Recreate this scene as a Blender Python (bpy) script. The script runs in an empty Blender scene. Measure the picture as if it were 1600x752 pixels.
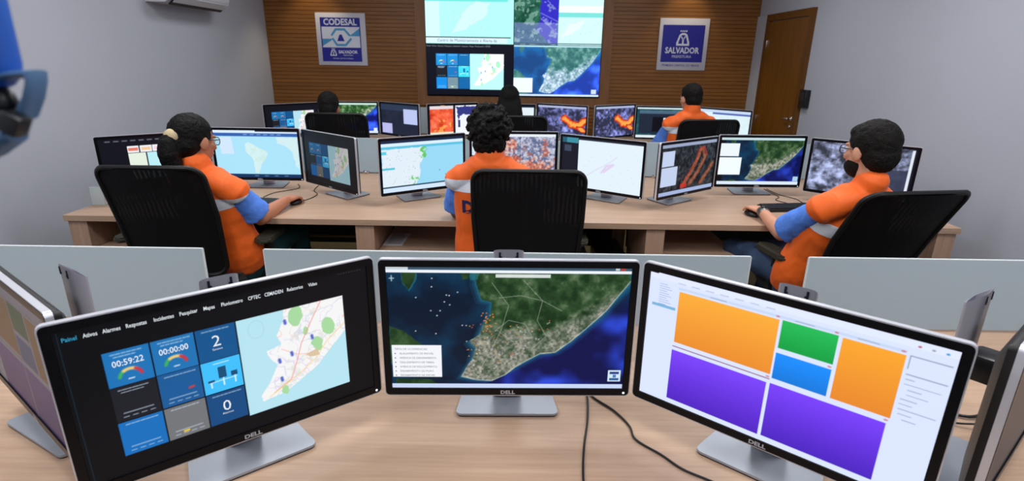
import bpy, bmesh, math, random
import numpy as np
from mathutils import Vector, Matrix, noise as mnoise

S = bpy.context.scene
COL = S.collection
PI = math.pi
R = math.radians

# ------------------------------------------------------------------ camera, world, lights, exposure
H_CAM = 1.57
cam_d = bpy.data.cameras.new('camera')
cam = bpy.data.objects.new('camera', cam_d)
COL.objects.link(cam)
cam_d.sensor_fit = 'HORIZONTAL'
cam_d.sensor_width = 36.0
cam_d.lens = 36.0 * 869.0 / 1600.0
cam_d.clip_start = 0.02
pitch = math.atan((376 - 91) / 869.0)
cam.matrix_world = (Matrix.Translation((0, 0, H_CAM)) @ Matrix.Rotation(PI / 2 - pitch, 4, 'X')
                    @ Matrix.Rotation(0.0148, 4, 'Z'))
cam_d.dof.use_dof = True
cam_d.dof.focus_distance = 1.9
cam_d.dof.aperture_fstop = 5.0
S.camera = cam

world = bpy.data.worlds.new('room_ambient')
S.world = world
world.use_nodes = True
world.node_tree.nodes['Background'].inputs[0].default_value = (0.75, 0.83, 1.0, 1)
world.node_tree.nodes['Background'].inputs[1].default_value = 0.3

S.view_settings.view_transform = 'Standard'
S.view_settings.look = 'None'
S.view_settings.gamma = 1.0
S.view_settings.use_curve_mapping = False
S.view_settings.exposure = 0.0

CEIL = 2.72
XL, XR, YB, YF = -2.88, 2.80, 6.88, -1.6
LAMPS = [(-1.9, -0.5, 20), (1.9, -0.5, 20), (-1.55, 1.3, 21), (1.55, 1.3, 21), (0, 0.6, 13),
         (-1.6, 3.3, 16), (1.6, 3.3, 16), (0, 3.1, 14), (-1.5, 5.0, 9), (1.5, 5.0, 9)]
for i, (x, y, e) in enumerate(LAMPS):
    ld = bpy.data.lights.new('ceiling_lamp_light', 'AREA')
    ld.shape = 'RECTANGLE'; ld.size = 0.58; ld.size_y = 0.58
    ld.energy = e * 0.92; ld.color = (0.95, 0.97, 1.0)
    lo = bpy.data.objects.new('ceiling_lamp_light', ld)
    lo.location = (x, y, CEIL - 0.03); COL.objects.link(lo)
for i, (x, y, e) in enumerate([(-2.3, 6.68, 26), (1.95, 6.68, 26)]):
    ld = bpy.data.lights.new('downlight_light', 'SPOT')
    ld.energy = e; ld.spot_size = R(78); ld.spot_blend = 0.6; ld.color = (1.0, 0.86, 0.62); ld.shadow_soft_size = 0.04
    lo = bpy.data.objects.new('downlight_light', ld)
    lo.location = (x, y, CEIL - 0.03); lo.rotation_euler = (R(-6), 0, 0); COL.objects.link(lo)

# ------------------------------------------------------------------ materials
def lin(c):
    return tuple(((v / 255) / 12.92 if v / 255 <= 0.04045 else ((v / 255 + 0.055) / 1.055) ** 2.4) for v in c)

MATS = {}
def mat(name, rgb, rough=0.5, metal=0.0, spec=0.5, bump=0.0, bscale=60, var=0.0, vscale=8, coat=0.0, alpha=None, sheen=0.0):
    if name in MATS: return MATS[name]
    m = bpy.data.materials.new(name); m.use_nodes = True
    nt = m.node_tree; b = nt.nodes['Principled BSDF']
    c = lin(rgb)
    b.inputs['Base Color'].default_value = (*c, 1)
    b.inputs['Roughness'].default_value = rough
    b.inputs['Metallic'].default_value = metal
    b.inputs['Specular IOR Level'].default_value = spec
    if coat: b.inputs['Coat Weight'].default_value = coat
    if sheen: b.inputs['Sheen Weight'].default_value = sheen
    tc = nt.nodes.new('ShaderNodeTexCoord')
    if var:
        n = nt.nodes.new('ShaderNodeTexNoise'); n.inputs['Scale'].default_value = vscale; n.inputs['Detail'].default_value = 4
        nt.links.new(tc.outputs['Object'], n.inputs['Vector'])
        mx = nt.nodes.new('ShaderNodeMix'); mx.data_type = 'RGBA'
        mx.inputs[6].default_value = (*[v * (1 - var) for v in c], 1)
        mx.inputs[7].default_value = (*[min(1, v * (1 + var)) for v in c], 1)
        nt.links.new(n.outputs[0], mx.inputs[0]); nt.links.new(mx.outputs[2], b.inputs['Base Color'])
    if bump:
        n2 = nt.nodes.new('ShaderNodeTexNoise'); n2.inputs['Scale'].default_value = bscale; n2.inputs['Detail'].default_value = 3
        nt.links.new(tc.outputs['Object'], n2.inputs['Vector'])
        bp = nt.nodes.new('ShaderNodeBump'); bp.inputs['Strength'].default_value = bump; bp.inputs['Distance'].default_value = 0.01
        nt.links.new(n2.outputs[0], bp.inputs['Height']); nt.links.new(bp.outputs[0], b.inputs['Normal'])
    if alpha is not None:
        b.inputs['Alpha'].default_value = alpha
    MATS[name] = m
    return m

def wood(name, c1, c2, rough=0.45, scale=(1, 30, 30), spec=0.4, big=2.0):
    m = bpy.data.materials.new(name); m.use_nodes = True
    nt = m.node_tree; b = nt.nodes['Principled BSDF']
    b.inputs['Roughness'].default_value = rough; b.inputs['Specular IOR Level'].default_value = spec
    tc = nt.nodes.new('ShaderNodeTexCoord'); mp = nt.nodes.new('ShaderNodeMapping')
    mp.inputs['Scale'].default_value = scale
    nt.links.new(tc.outputs['Object'], mp.inputs[0])
    n = nt.nodes.new('ShaderNodeTexNoise'); n.inputs['Scale'].default_value = big; n.inputs['Detail'].default_value = 6
    n.inputs['Roughness'].default_value = 0.65
    nt.links.new(mp.outputs[0], n.inputs['Vector'])
    cr = nt.nodes.new('ShaderNodeValToRGB')
    cr.color_ramp.elements[0].position = 0.3; cr.color_ramp.elements[0].color = (*lin(c1), 1)
    cr.color_ramp.elements[1].position = 0.7; cr.color_ramp.elements[1].color = (*lin(c2), 1)
    nt.links.new(n.outputs[0], cr.inputs[0]); nt.links.new(cr.outputs[0], b.inputs['Base Color'])
    MATS[name] = m
    return m

def emis(name, rgb, s=1.0):
    if name in MATS: return MATS[name]
    m = bpy.data.materials.new(name); m.use_nodes = True
    b = m.node_tree.nodes['Principled BSDF']
    b.inputs['Base Color'].default_value = (0.01, 0.01, 0.01, 1)
    b.inputs['Emission Color'].default_value = (*lin(rgb), 1); b.inputs['Emission Strength'].default_value = s
    MATS[name] = m
    return m

def attr_mat(name, strength, rough=0.35):
    m = bpy.data.materials.new(name); m.use_nodes = True
    nt = m.node_tree; b = nt.nodes['Principled BSDF']
    a = nt.nodes.new('ShaderNodeAttribute'); a.attribute_name = 'picture'
    b.inputs['Base Color'].default_value = (0.004, 0.004, 0.005, 1)
    b.inputs['Specular IOR Level'].default_value = 0.14
    b.inputs['Roughness'].default_value = rough
    nt.links.new(a.outputs['Color'], b.inputs['Emission Color'])
    b.inputs['Emission Strength'].default_value = strength
    MATS[name] = m
    return m

M_desk = wood('desk_laminate', (178, 146, 122), (200, 168, 142), 0.42, (1.2, 26, 26))
M_deskv = wood('desk_panel_laminate', (172, 138, 116), (194, 160, 136), 0.5, (26, 26, 1.2))
M_slat = wood('wall_slat_wood', (124, 78, 30), (148, 96, 42), 0.42, (0.8, 30, 12), 0.4, 2.2)
M_border = wood('wall_border_wood', (128, 84, 48), (150, 102, 62), 0.45, (14, 14, 1.5))
M_door = wood('door_wood', (104, 64, 12), (132, 84, 20), 0.4, (14, 14, 1.2))
M_doorf = wood('door_frame_wood', (92, 56, 12), (116, 72, 18), 0.4, (14, 14, 1.2))
M_wall = mat('wall_paint', (184, 187, 198), 0.75, bump=0.04, bscale=200, var=0.02, vscale=3)
M_ceil = mat('ceiling_paint', (225, 225, 225), 0.9)
M_floor = wood('floor_laminate', (74, 62, 36), (96, 82, 52), 0.5, (4, 26, 4))
M_black = mat('black_plastic', (14, 15, 18), 0.35, bump=0.05, bscale=400)
M_bezel = mat('monitor_bezel_black', (9, 10, 15), 0.3, spec=0.2, bump=0.03, bscale=500)
M_back = mat('monitor_back_plastic', (34, 32, 31), 0.42, bump=0.05, bscale=400)
M_silver = mat('brushed_silver', (176, 176, 188), 0.38, 0.35, bump=0.03, bscale=300)
M_edge = mat('silver_trim', (214, 216, 224), 0.32, 0.4)
M_base = mat('silver_stand_base', (164, 170, 180), 0.42, 0.45, bump=0.03, bscale=400)
M_rub = mat('rubber_underside', (16, 16, 18), 0.7)
M_chrome = mat('chrome', (215, 215, 218), 0.15, 1.0)
M_logo = mat('logo_silver', (190, 195, 205), 0.4, 0.2)
M_slot = mat('slot_dark_blue', (22, 26, 44), 0.5)
M_net_frame = mat('chair_frame_black', (9, 9, 11), 0.5, bump=0.06, bscale=200)
M_seat = mat('chair_seat_fabric', (17, 17, 20), 0.9, bump=0.3, bscale=300, sheen=0.2)
M_pad = mat('armrest_pad_grey', (58, 56, 46), 0.5, bump=0.05, bscale=200)
M_orange = mat('vest_orange', (255, 106, 20), 0.62, bump=0.5, bscale=13, var=0.05, vscale=6, sheen=0.1)
M_strip = mat('reflective_silver_tape', (222, 226, 236), 0.45, 0.0, bump=0.05, bscale=200)
M_blue = mat('shirt_blue', (92, 146, 246), 0.8, bump=0.25, bscale=60, var=0.08, vscale=10)
M_jeans = mat('jeans_blue', (52, 72, 104), 0.85, bump=0.3, bscale=300, var=0.2, vscale=9)
M_teal = mat('trousers_dark_teal', (14, 60, 66), 0.85, bump=0.2, bscale=200)
M_dark = mat('trousers_black', (22, 24, 30), 0.85, bump=0.2, bscale=200)
M_skin1 = mat('skin_tan', (186, 122, 92), 0.5, bump=0.06, bscale=150, var=0.05, vscale=20)
M_skin2 = mat('skin_brown', (116, 74, 52), 0.5, bump=0.06, bscale=150, var=0.05, vscale=20)
M_skin3 = mat('skin_light', (214, 154, 124), 0.5, bump=0.06, bscale=150, var=0.06, vscale=20)
M_hair = mat('hair_black', (9, 8, 8), 0.6, bump=0.7, bscale=110, spec=0.2)
M_hair2 = mat('hair_dark_brown', (18, 15, 12), 0.65, bump=0.7, bscale=140, spec=0.2)
M_white_eye = mat('eye_white', (230, 228, 224), 0.3)
M_iris = mat('iris_dark', (30, 20, 14), 0.2)
M_shoe = mat('shoe_black', (18, 18, 20), 0.5)
M_cable = mat('cable_black', (12, 12, 14), 0.45)
M_white = mat('white_plastic', (225, 228, 232), 0.5)
M_ac = mat('air_conditioner_white', (206, 206, 212), 0.45)
M_signw = mat('sign_white', (206, 204, 214), 0.6)
M_signb = mat('sign_blue', (24, 28, 150), 0.55)
M_signb2 = mat('sign_sky_blue', (70, 150, 205), 0.55)
M_signt = mat('sign_letter_white', (214, 220, 238), 0.6)
M_signl = mat('sign_letter_blue', (70, 74, 170), 0.6)
M_paper = mat('paper_white', (226, 226, 236), 0.8)
M_ink = mat('ink_grey', (120, 122, 132), 0.8)
M_key = mat('key_black', (26, 27, 31), 0.5)

def glass_mat():
    m = bpy.data.materials.new('frosted_divider_glass'); m.use_nodes = True
    nt = m.node_tree; b = nt.nodes['Principled BSDF']
    b.inputs['Base Color'].default_value = (*lin((190, 210, 222)), 1)
    b.inputs['Roughness'].default_value = 0.28
    b.inputs['Specular IOR Level'].default_value = 0.6
    t = nt.nodes.new('ShaderNodeBsdfTranslucent'); t.inputs[0].default_value = (*lin((192, 210, 214)), 1)
    mx = nt.nodes.new('ShaderNodeMixShader'); mx.inputs[0].default_value = 0.3
    nt.links.new(b.outputs[0], mx.inputs[1]); nt.links.new(t.outputs[0], mx.inputs[2])
    nt.links.new(mx.outputs[0], nt.nodes['Material Output'].inputs[0])
    return m
M_glass = glass_mat()
M_gedge = mat('polished_glass_edge', (214, 226, 230), 0.15, 0.0, 0.8)

def net_mat():
    m = bpy.data.materials.new('black_chair_net'); m.use_nodes = True
    nt = m.node_tree; b = nt.nodes['Principled BSDF']
    b.inputs['Base Color'].default_value = (0.004, 0.004, 0.005, 1); b.inputs['Roughness'].default_value = 0.75
    b.inputs['Specular IOR Level'].default_value = 0.2
    t = nt.nodes.new('ShaderNodeBsdfTransparent')
    tc = nt.nodes.new('ShaderNodeTexCoord')
    w = nt.nodes.new('ShaderNodeTexWave'); w.inputs['Scale'].default_value = 14; w.inputs['Distortion'].default_value = 3.0
    w.inputs['Detail'].default_value = 1
    nt.links.new(tc.outputs['Object'], w.inputs['Vector'])
    mr = nt.nodes.new('ShaderNodeMapRange'); mr.inputs[1].default_value = 0.35; mr.inputs[2].default_value = 1.0
    mr.inputs[3].default_value = 0.0; mr.inputs[4].default_value = 0.012
    nt.links.new(w.outputs[1], mr.inputs[0])
    mx = nt.nodes.new('ShaderNodeMixShader')
    nt.links.new(mr.outputs[0], mx.inputs[0]); nt.links.new(b.outputs[0], mx.inputs[1]); nt.links.new(t.outputs[0], mx.inputs[2])
    nt.links.new(mx.outputs[0], nt.nodes['Material Output'].inputs[0])
    return m
M_net = net_mat()

# ------------------------------------------------------------------ object helpers
def tag(o, label=None, cat=None, group=None, kind=None):
    if label: o['label'] = label
    if cat: o['category'] = cat
    if group: o['group'] = group
    if kind: o['kind'] = kind
    return o

def thing(name, label, cat, loc=(0, 0, 0), rz=0, group=None):
    o = bpy.data.objects.new(name, None); COL.objects.link(o)
    o.location = loc; o.rotation_euler = (0, 0, rz); o.empty_display_size = 0.05
    return tag(o, label, cat, group)

def link_mesh(name, me, parent=None, loc=None, rz=None):
    o = bpy.data.objects.new(name, me); COL.objects.link(o)
    if parent is not None: o.parent = parent
    if loc is not None: o.location = loc
    if rz is not None: o.rotation_euler = (0, 0, rz)
    return o

def mesh_of(bm, name, m, smooth=True, angle=40):
    me = bpy.data.meshes.new(name)
    bmesh.ops.recalc_face_normals(bm, faces=bm.faces)
    if smooth:
        ca = math.cos(R(angle))
        for f in bm.faces: f.smooth = True
        for e in bm.edges:
            if len(e.link_faces) == 2:
                e.smooth = e.link_faces[0].normal.dot(e.link_faces[1].normal) > ca
    bm.to_mesh(me); bm.free()
    for mm in (m if isinstance(m, (list, tuple)) else [m]): me.materials.append(mm)
    return me

def obj(name, bm, m, parent=None, loc=None, rz=None, smooth=True, angle=40):
    return link_mesh(name, mesh_of(bm, name, m, smooth, angle), parent, loc, rz)

def box(bm, c, s, rot=None, bev=0.0):
    b2 = bmesh.new()
    bmesh.ops.create_cube(b2, size=1)
    bmesh.ops.scale(b2, vec=s, verts=b2.verts)
    if bev:
        bmesh.ops.bevel(b2, geom=list(b2.edges), offset=bev, segments=2, affect='EDGES', profile=0.5)
    if rot is not None: bmesh.ops.transform(b2, matrix=rot.to_4x4(), verts=b2.verts)
    bmesh.ops.translate(b2, vec=c, verts=b2.verts)
    merge(bm, b2)
    return bm

def merge(bm, b2):
    me = bpy.data.meshes.new('tmp'); b2.to_mesh(me); b2.free(); bm.from_mesh(me); bpy.data.meshes.remove(me)

def B(c, s, rot=None, bev=0.0):
    return box(bmesh.new(), c, s, rot, bev)

def prism(bm, poly, axis, a, b):
    """poly: 2-D outline; axis 'y' -> (x,z) outline from y=a to y=b; 'z' -> (x,y); 'x' -> (y,z)"""
    def P(p, t):
        return {'y': (p[0], t, p[1]), 'z': (p[0], p[1], t), 'x': (t, p[0], p[1])}[axis]
    v0 = [bm.verts.new(P(p, a)) for p in poly]; v1 = [bm.verts.new(P(p, b)) for p in poly]
    n = len(poly)
    bm.faces.new(v0); bm.faces.new(v1[::-1])
    for i in range(n): bm.faces.new((v0[i], v0[(i + 1) % n], v1[(i + 1) % n], v1[i]))
    return bm

def rrect(w, h, r, n=4, cx=0, cy=0):
    pts = []
    for (sx, sy, a0) in ((1, 1, 0), (-1, 1, 90), (-1, -1, 180), (1, -1, 270)):
        for k in range(n + 1):
            a = R(a0 + 90 * k / n)
            pts.append((cx + sx * (w / 2 - r) + r * math.cos(a), cy + sy * (h / 2 - r) + r * math.sin(a)))
    return pts

def ring(bm, outer, inner, a, b):
    """frame in the xz plane between outlines of the same count, y from a to b"""
    n = len(outer)
    vs = [[bm.verts.new((p[0], t, p[1])) for p in o] for o in (outer, inner) for t in (a, b)]
    oa, ob, ia, ib = vs
    for i in range(n):
        j = (i + 1) % n
        bm.faces.new((oa[i], oa[j], ob[j], ob[i])); bm.faces.new((ia[i], ib[i], ib[j], ia[j]))
        bm.faces.new((oa[i], ia[i], ia[j], oa[j])); bm.faces.new((ob[i], ob[j], ib[j], ib[i]))
    return bm

def tube(bm, pts, rad, lat=None, n=12, cap=True):
    pts = [Vector(p) for p in pts]
    rr = [(r, r) if not isinstance(r, (tuple, list)) else r for r in (rad if isinstance(rad, (list, tuple)) and len(rad) == len(pts) else [rad] * len(pts))]
    rings = []
    prev = None
    def mk(c, t, rx, ry, L):
        nonlocal prev
        l = L - t * L.dot(t)
        if l.length < 1e-6: l = Vector((1, 0, 0)) - t * t.x
        l.normalize(); u = t.cross(l)
        return [bm.verts.new(c + l * (rx * math.cos(2 * PI * k / n)) + u * (ry * math.sin(2 * PI * k / n))) for k in range(n)]
    L = Vector(lat) if lat is not None else None
    m = len(pts)
    for i, p in enumerate(pts):
        t = (pts[min(i + 1, m - 1)] - pts[max(i - 1, 0)]).normalized()
        if L is None:
            L = Vector((0, 0, 1)) if abs(t.z) < 0.9 else Vector((1, 0, 0))
        rx, ry = rr[i]
        if i == 0 and cap:
            for a in (80, 50, 25):
                rings.append(mk(p - t * (min(rx, ry) * math.sin(R(a))), t, rx * math.cos(R(a)), ry * math.cos(R(a)), L))
        rings.append(mk(p, t, rx, ry, L))
        if lat is None:
            L = (L - t * L.dot(t)).normalized()
        if i == m - 1 and cap:
            for a in (25, 50, 80):
                rings.append(mk(p + t * (min(rx, ry) * math.sin(R(a))), t, rx * math.cos(R(a)), ry * math.cos(R(a)), L))
    for a, b in zip(rings, rings[1:]):
        for k in range(n):
            bm.faces.new((a[k], a[(k + 1) % n], b[(k + 1) % n], b[k]))
    bm.faces.new(rings[0][::-1]); bm.faces.new(rings[-1])
    return bm

def ell(bm, c, r, rot=None, seg=20):
    b2 = bmesh.new()
    bmesh.ops.create_uvsphere(b2, u_segments=seg, v_segments=max(8, seg // 2 + 2), radius=1)
    bmesh.ops.scale(b2, vec=r if isinstance(r, (tuple, list)) else (r, r, r), verts=b2.verts)
    if rot is not None: bmesh.ops.transform(b2, matrix=rot.to_4x4(), verts=b2.verts)
    bmesh.ops.translate(b2, vec=c, verts=b2.verts)
    merge(bm, b2)
    return bm

def voxel(bm, name, size, smooth=2, disp=None):
    """union of closed shapes -> one continuous skin"""
    me = bpy.data.meshes.new(name); bm.to_mesh(me); bm.free()
    o = bpy.data.objects.new(name, me); COL.objects.link(o)
    md = o.modifiers.new('r', 'REMESH'); md.mode = 'VOXEL'; md.voxel_size = size; md.adaptivity = 0
    if smooth:
        ms = o.modifiers.new('s', 'SMOOTH'); ms.iterations = smooth; ms.factor = 0.6
    dg = bpy.context.evaluated_depsgraph_get()
    me2 = bpy.data.meshes.new_from_object(o.evaluated_get(dg), depsgraph=dg)
    bpy.data.objects.remove(o); bpy.data.meshes.remove(me)
    b = bmesh.new(); b.from_mesh(me2); bpy.data.meshes.remove(me2)
    if disp:
        b.normal_update()
        for v in b.verts: v.co += v.normal * disp(v.co)
    return b

_TXT = {}
def text_raw(body, size, bold=0.0, align='CENTER', spacing=1.0):
    k = (body, size, bold, align, spacing)
    if k not in _TXT:
        cu = bpy.data.curves.new('t', 'FONT'); cu.body = body; cu.size = size; cu.align_x = align; cu.align_y = 'CENTER'
        cu.offset = bold; cu.resolution_u = 2; cu.space_character = spacing
        o = bpy.data.objects.new('t', cu); COL.objects.link(o)
        dg = bpy.context.evaluated_depsgraph_get()
        me = bpy.data.meshes.new_from_object(o.evaluated_get(dg), depsgraph=dg)
        v = [tuple(q.co) for q in me.vertices]; f = [tuple(p.vertices) for p in me.polygons]
        bpy.data.objects.remove(o); bpy.data.curves.remove(cu); bpy.data.meshes.remove(me)
        _TXT[k] = (v, f)
    return _TXT[k]

def add_text(bm, body, size, x, z, y, bold=0.0, align='CENTER', sx=1.0, spacing=1.0):
    """flat lettering in the xz plane facing -y"""
    v, f = text_raw(body, size, bold, align, spacing)
    vs = [bm.verts.new((x + q[0] * sx, y, z + q[1])) for q in v]
    for p in f:
        try: bm.faces.new([vs[i] for i in p])
        except ValueError: pass
    return bm

def flat(bm, polys, y):
    for p in polys: bm.faces.new([bm.verts.new((q[0], y, q[1])) for q in p])
    return bm

# ------------------------------------------------------------------ pictures shown on the screens
def vnoise(h, w, cells, seed):
    rs = np.random.RandomState(seed)
    ch = max(2, int(cells * h / w) + 1)
    g = rs.rand(ch + 2, cells + 2)
    y = np.linspace(0, ch - 0.001, h); x = np.linspace(0, cells - 0.001, w)
    yi = y.astype(int); xi = x.astype(int); fy = (y - yi)[:, None]; fx = (x - xi)[None, :]
    fy = fy * fy * (3 - 2 * fy); fx = fx * fx * (3 - 2 * fx)
    a = g[np.ix_(yi, xi)]; b = g[np.ix_(yi, xi + 1)]; c = g[np.ix_(yi + 1, xi)]; d = g[np.ix_(yi + 1, xi + 1)]
    return (a * (1 - fx) + b * fx) * (1 - fy) + (c * (1 - fx) + d * fx) * fy

def fbm(h, w, cells, seed, octs=5):
    s = np.zeros((h, w)); a = 1; t = 0
    for o in range(octs):
        c = cells * 2 ** o
        if c > w: break
        s += a * vnoise(h, w, c, seed + o); t += a; a *= 0.6
    return s / t

class Canvas:
    def __init__(s, w, h, bg=(10, 12, 18)):
        s.w, s.h = w, h
        s.a = np.zeros((h, w, 3)) + np.array(bg, float)
        s.U, s.V = np.meshgrid((np.arange(w)) / (w - 1), (np.arange(h)) / (h - 1))
    def blend(s, m, c):
        m = m[..., None]; s.a = s.a * (1 - m) + np.array(c, float) * m if not isinstance(c, np.ndarray) or c.ndim == 1 else s.a * (1 - m) + c * m
    def rect(s, u0, v0, u1, v1, c, al=1.0):
        s.blend(((s.U >= u0) & (s.U <= u1) & (s.V >= v0) & (s.V <= v1)) * al, c)
    def grad(s, u0, v0, u1, v1, c0, c1):
        m = ((s.U >= u0) & (s.U <= u1) & (s.V >= v0) & (s.V <= v1)) * 1.0
        t = np.clip((s.V - v0) / (v1 - v0), 0, 1)[..., None]
        s.blend(m, np.array(c0) * (1 - t) + np.array(c1) * t)
    def polym(s, pts, box=(0, 0, 1, 1), warp=0.0, seed=1):
        u0, v0, u1, v1 = box
        X = (s.U - u0) / (u1 - u0); Y = (s.V - v0) / (v1 - v0)
        ins = (X >= 0) & (X <= 1) & (Y >= 0) & (Y <= 1)
        if warp:
            X = X + warp * (fbm(s.h, s.w, 12, seed) - 0.5); Y = Y + warp * (fbm(s.h, s.w, 12, seed + 50) - 0.5)
        m = np.zeros(X.shape, bool); n = len(pts)
        for i in range(n):
            x1, y1 = pts[i]; x2, y2 = pts[(i + 1) % n]
            if y1 == y2: continue
            c = ((y1 > Y) != (y2 > Y)) & (X < (x2 - x1) * (Y - y1) / (y2 - y1) + x1)
            m ^= c
        return (m & ins) * 1.0
    def poly(s, pts, c, box=(0, 0, 1, 1), warp=0.0, seed=1, al=1.0):
        s.blend(s.polym(pts, box, warp, seed) * al, c)
    def dist(s, p, q):
        asp = s.h / s.w
        X, Y = s.U, s.V * asp; x1, y1 = p[0], p[1] * asp; x2, y2 = q[0], q[1] * asp
        L = (x2 - x1) ** 2 + (y2 - y1) ** 2 + 1e-12
        t = np.clip(((X - x1) * (x2 - x1) + (Y - y1) * (y2 - y1)) / L, 0, 1)
        return np.hypot(X - x1 - t * (x2 - x1), Y - y1 - t * (y2 - y1))
    def line(s, pts, c, wd=0.003, al=1.0, box=(0, 0, 1, 1)):
        u0, v0, u1, v1 = box; f = lambda p: (u0 + p[0] * (u1 - u0), v0 + p[1] * (v1 - v0))
        d = np.min([s.dist(f(a), f(b)) for a, b in zip(pts, pts[1:])], axis=0)
        s.blend(np.clip(1.5 - d / wd, 0, 1) * al, c)
    def noise(s, u0, v0, u1, v1, amp, cells, seed):
        m = ((s.U >= u0) & (s.U <= u1) & (s.V >= v0) & (s.V <= v1))[..., None]
        s.a = s.a + m * amp * (fbm(s.h, s.w, cells, seed)[..., None] - 0.5)
    def specks(s, n, box, c, r, seed, al=0.8):
        rs = np.random.RandomState(seed); u0, v0, u1, v1 = box
        for k in range(n):
            u = u0 + rs.rand() * (u1 - u0); v = v0 + rs.rand() * (v1 - v0)
            s.line([(u, v), (u + r, v)], c, r, al)

def screen_mesh(name, cv, w, h, material, y=0.0, z0=0.0, x0=None):
    """grid of w x h metres facing -y, lower left corner at (-w/2, y, z0), the picture as a colour attribute"""
    W_, H_ = cv.w, cv.h
    xs = np.linspace(-w / 2, w / 2, W_); zs = np.linspace(z0 + h, z0, H_)
    X, Z = np.meshgrid(xs, zs)
    co = np.stack([X, np.full_like(X, y), Z], -1).reshape(-1, 3)
    idx = np.arange(W_ * H_).reshape(H_, W_)
    q = np.stack([idx[1:, :-1], idx[1:, 1:], idx[:-1, 1:], idx[:-1, :-1]], -1).reshape(-1, 4)
    me = bpy.data.meshes.new(name)
    me.vertices.add(len(co)); me.vertices.foreach_set('co', co.ravel())
    me.loops.add(q.size); me.loops.foreach_set('vertex_index', q.ravel())
    me.polygons.add(len(q)); me.polygons.foreach_set('loop_start', np.arange(0, q.size, 4)); me.polygons.foreach_set('loop_total', np.full(len(q), 4))
    me.update(); me.validate()
    a = me.attributes.new('picture', 'FLOAT_COLOR', 'POINT')
    s = np.clip(cv.a, 0, 255) / 255
    l = np.where(s <= 0.04045, s / 12.92, ((s + 0.055) / 1.055) ** 2.4)
    rgba = np.concatenate([l, np.ones(l.shape[:2] + (1,))], -1).astype(np.float32)
    a.data.foreach_set('color', rgba.ravel())
    me.materials.append(material)
    return me

M_scr = attr_mat('monitor_picture', 1.08, 0.35)
M_scr_wall = attr_mat('video_wall_picture', 1.15, 0.25)

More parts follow.
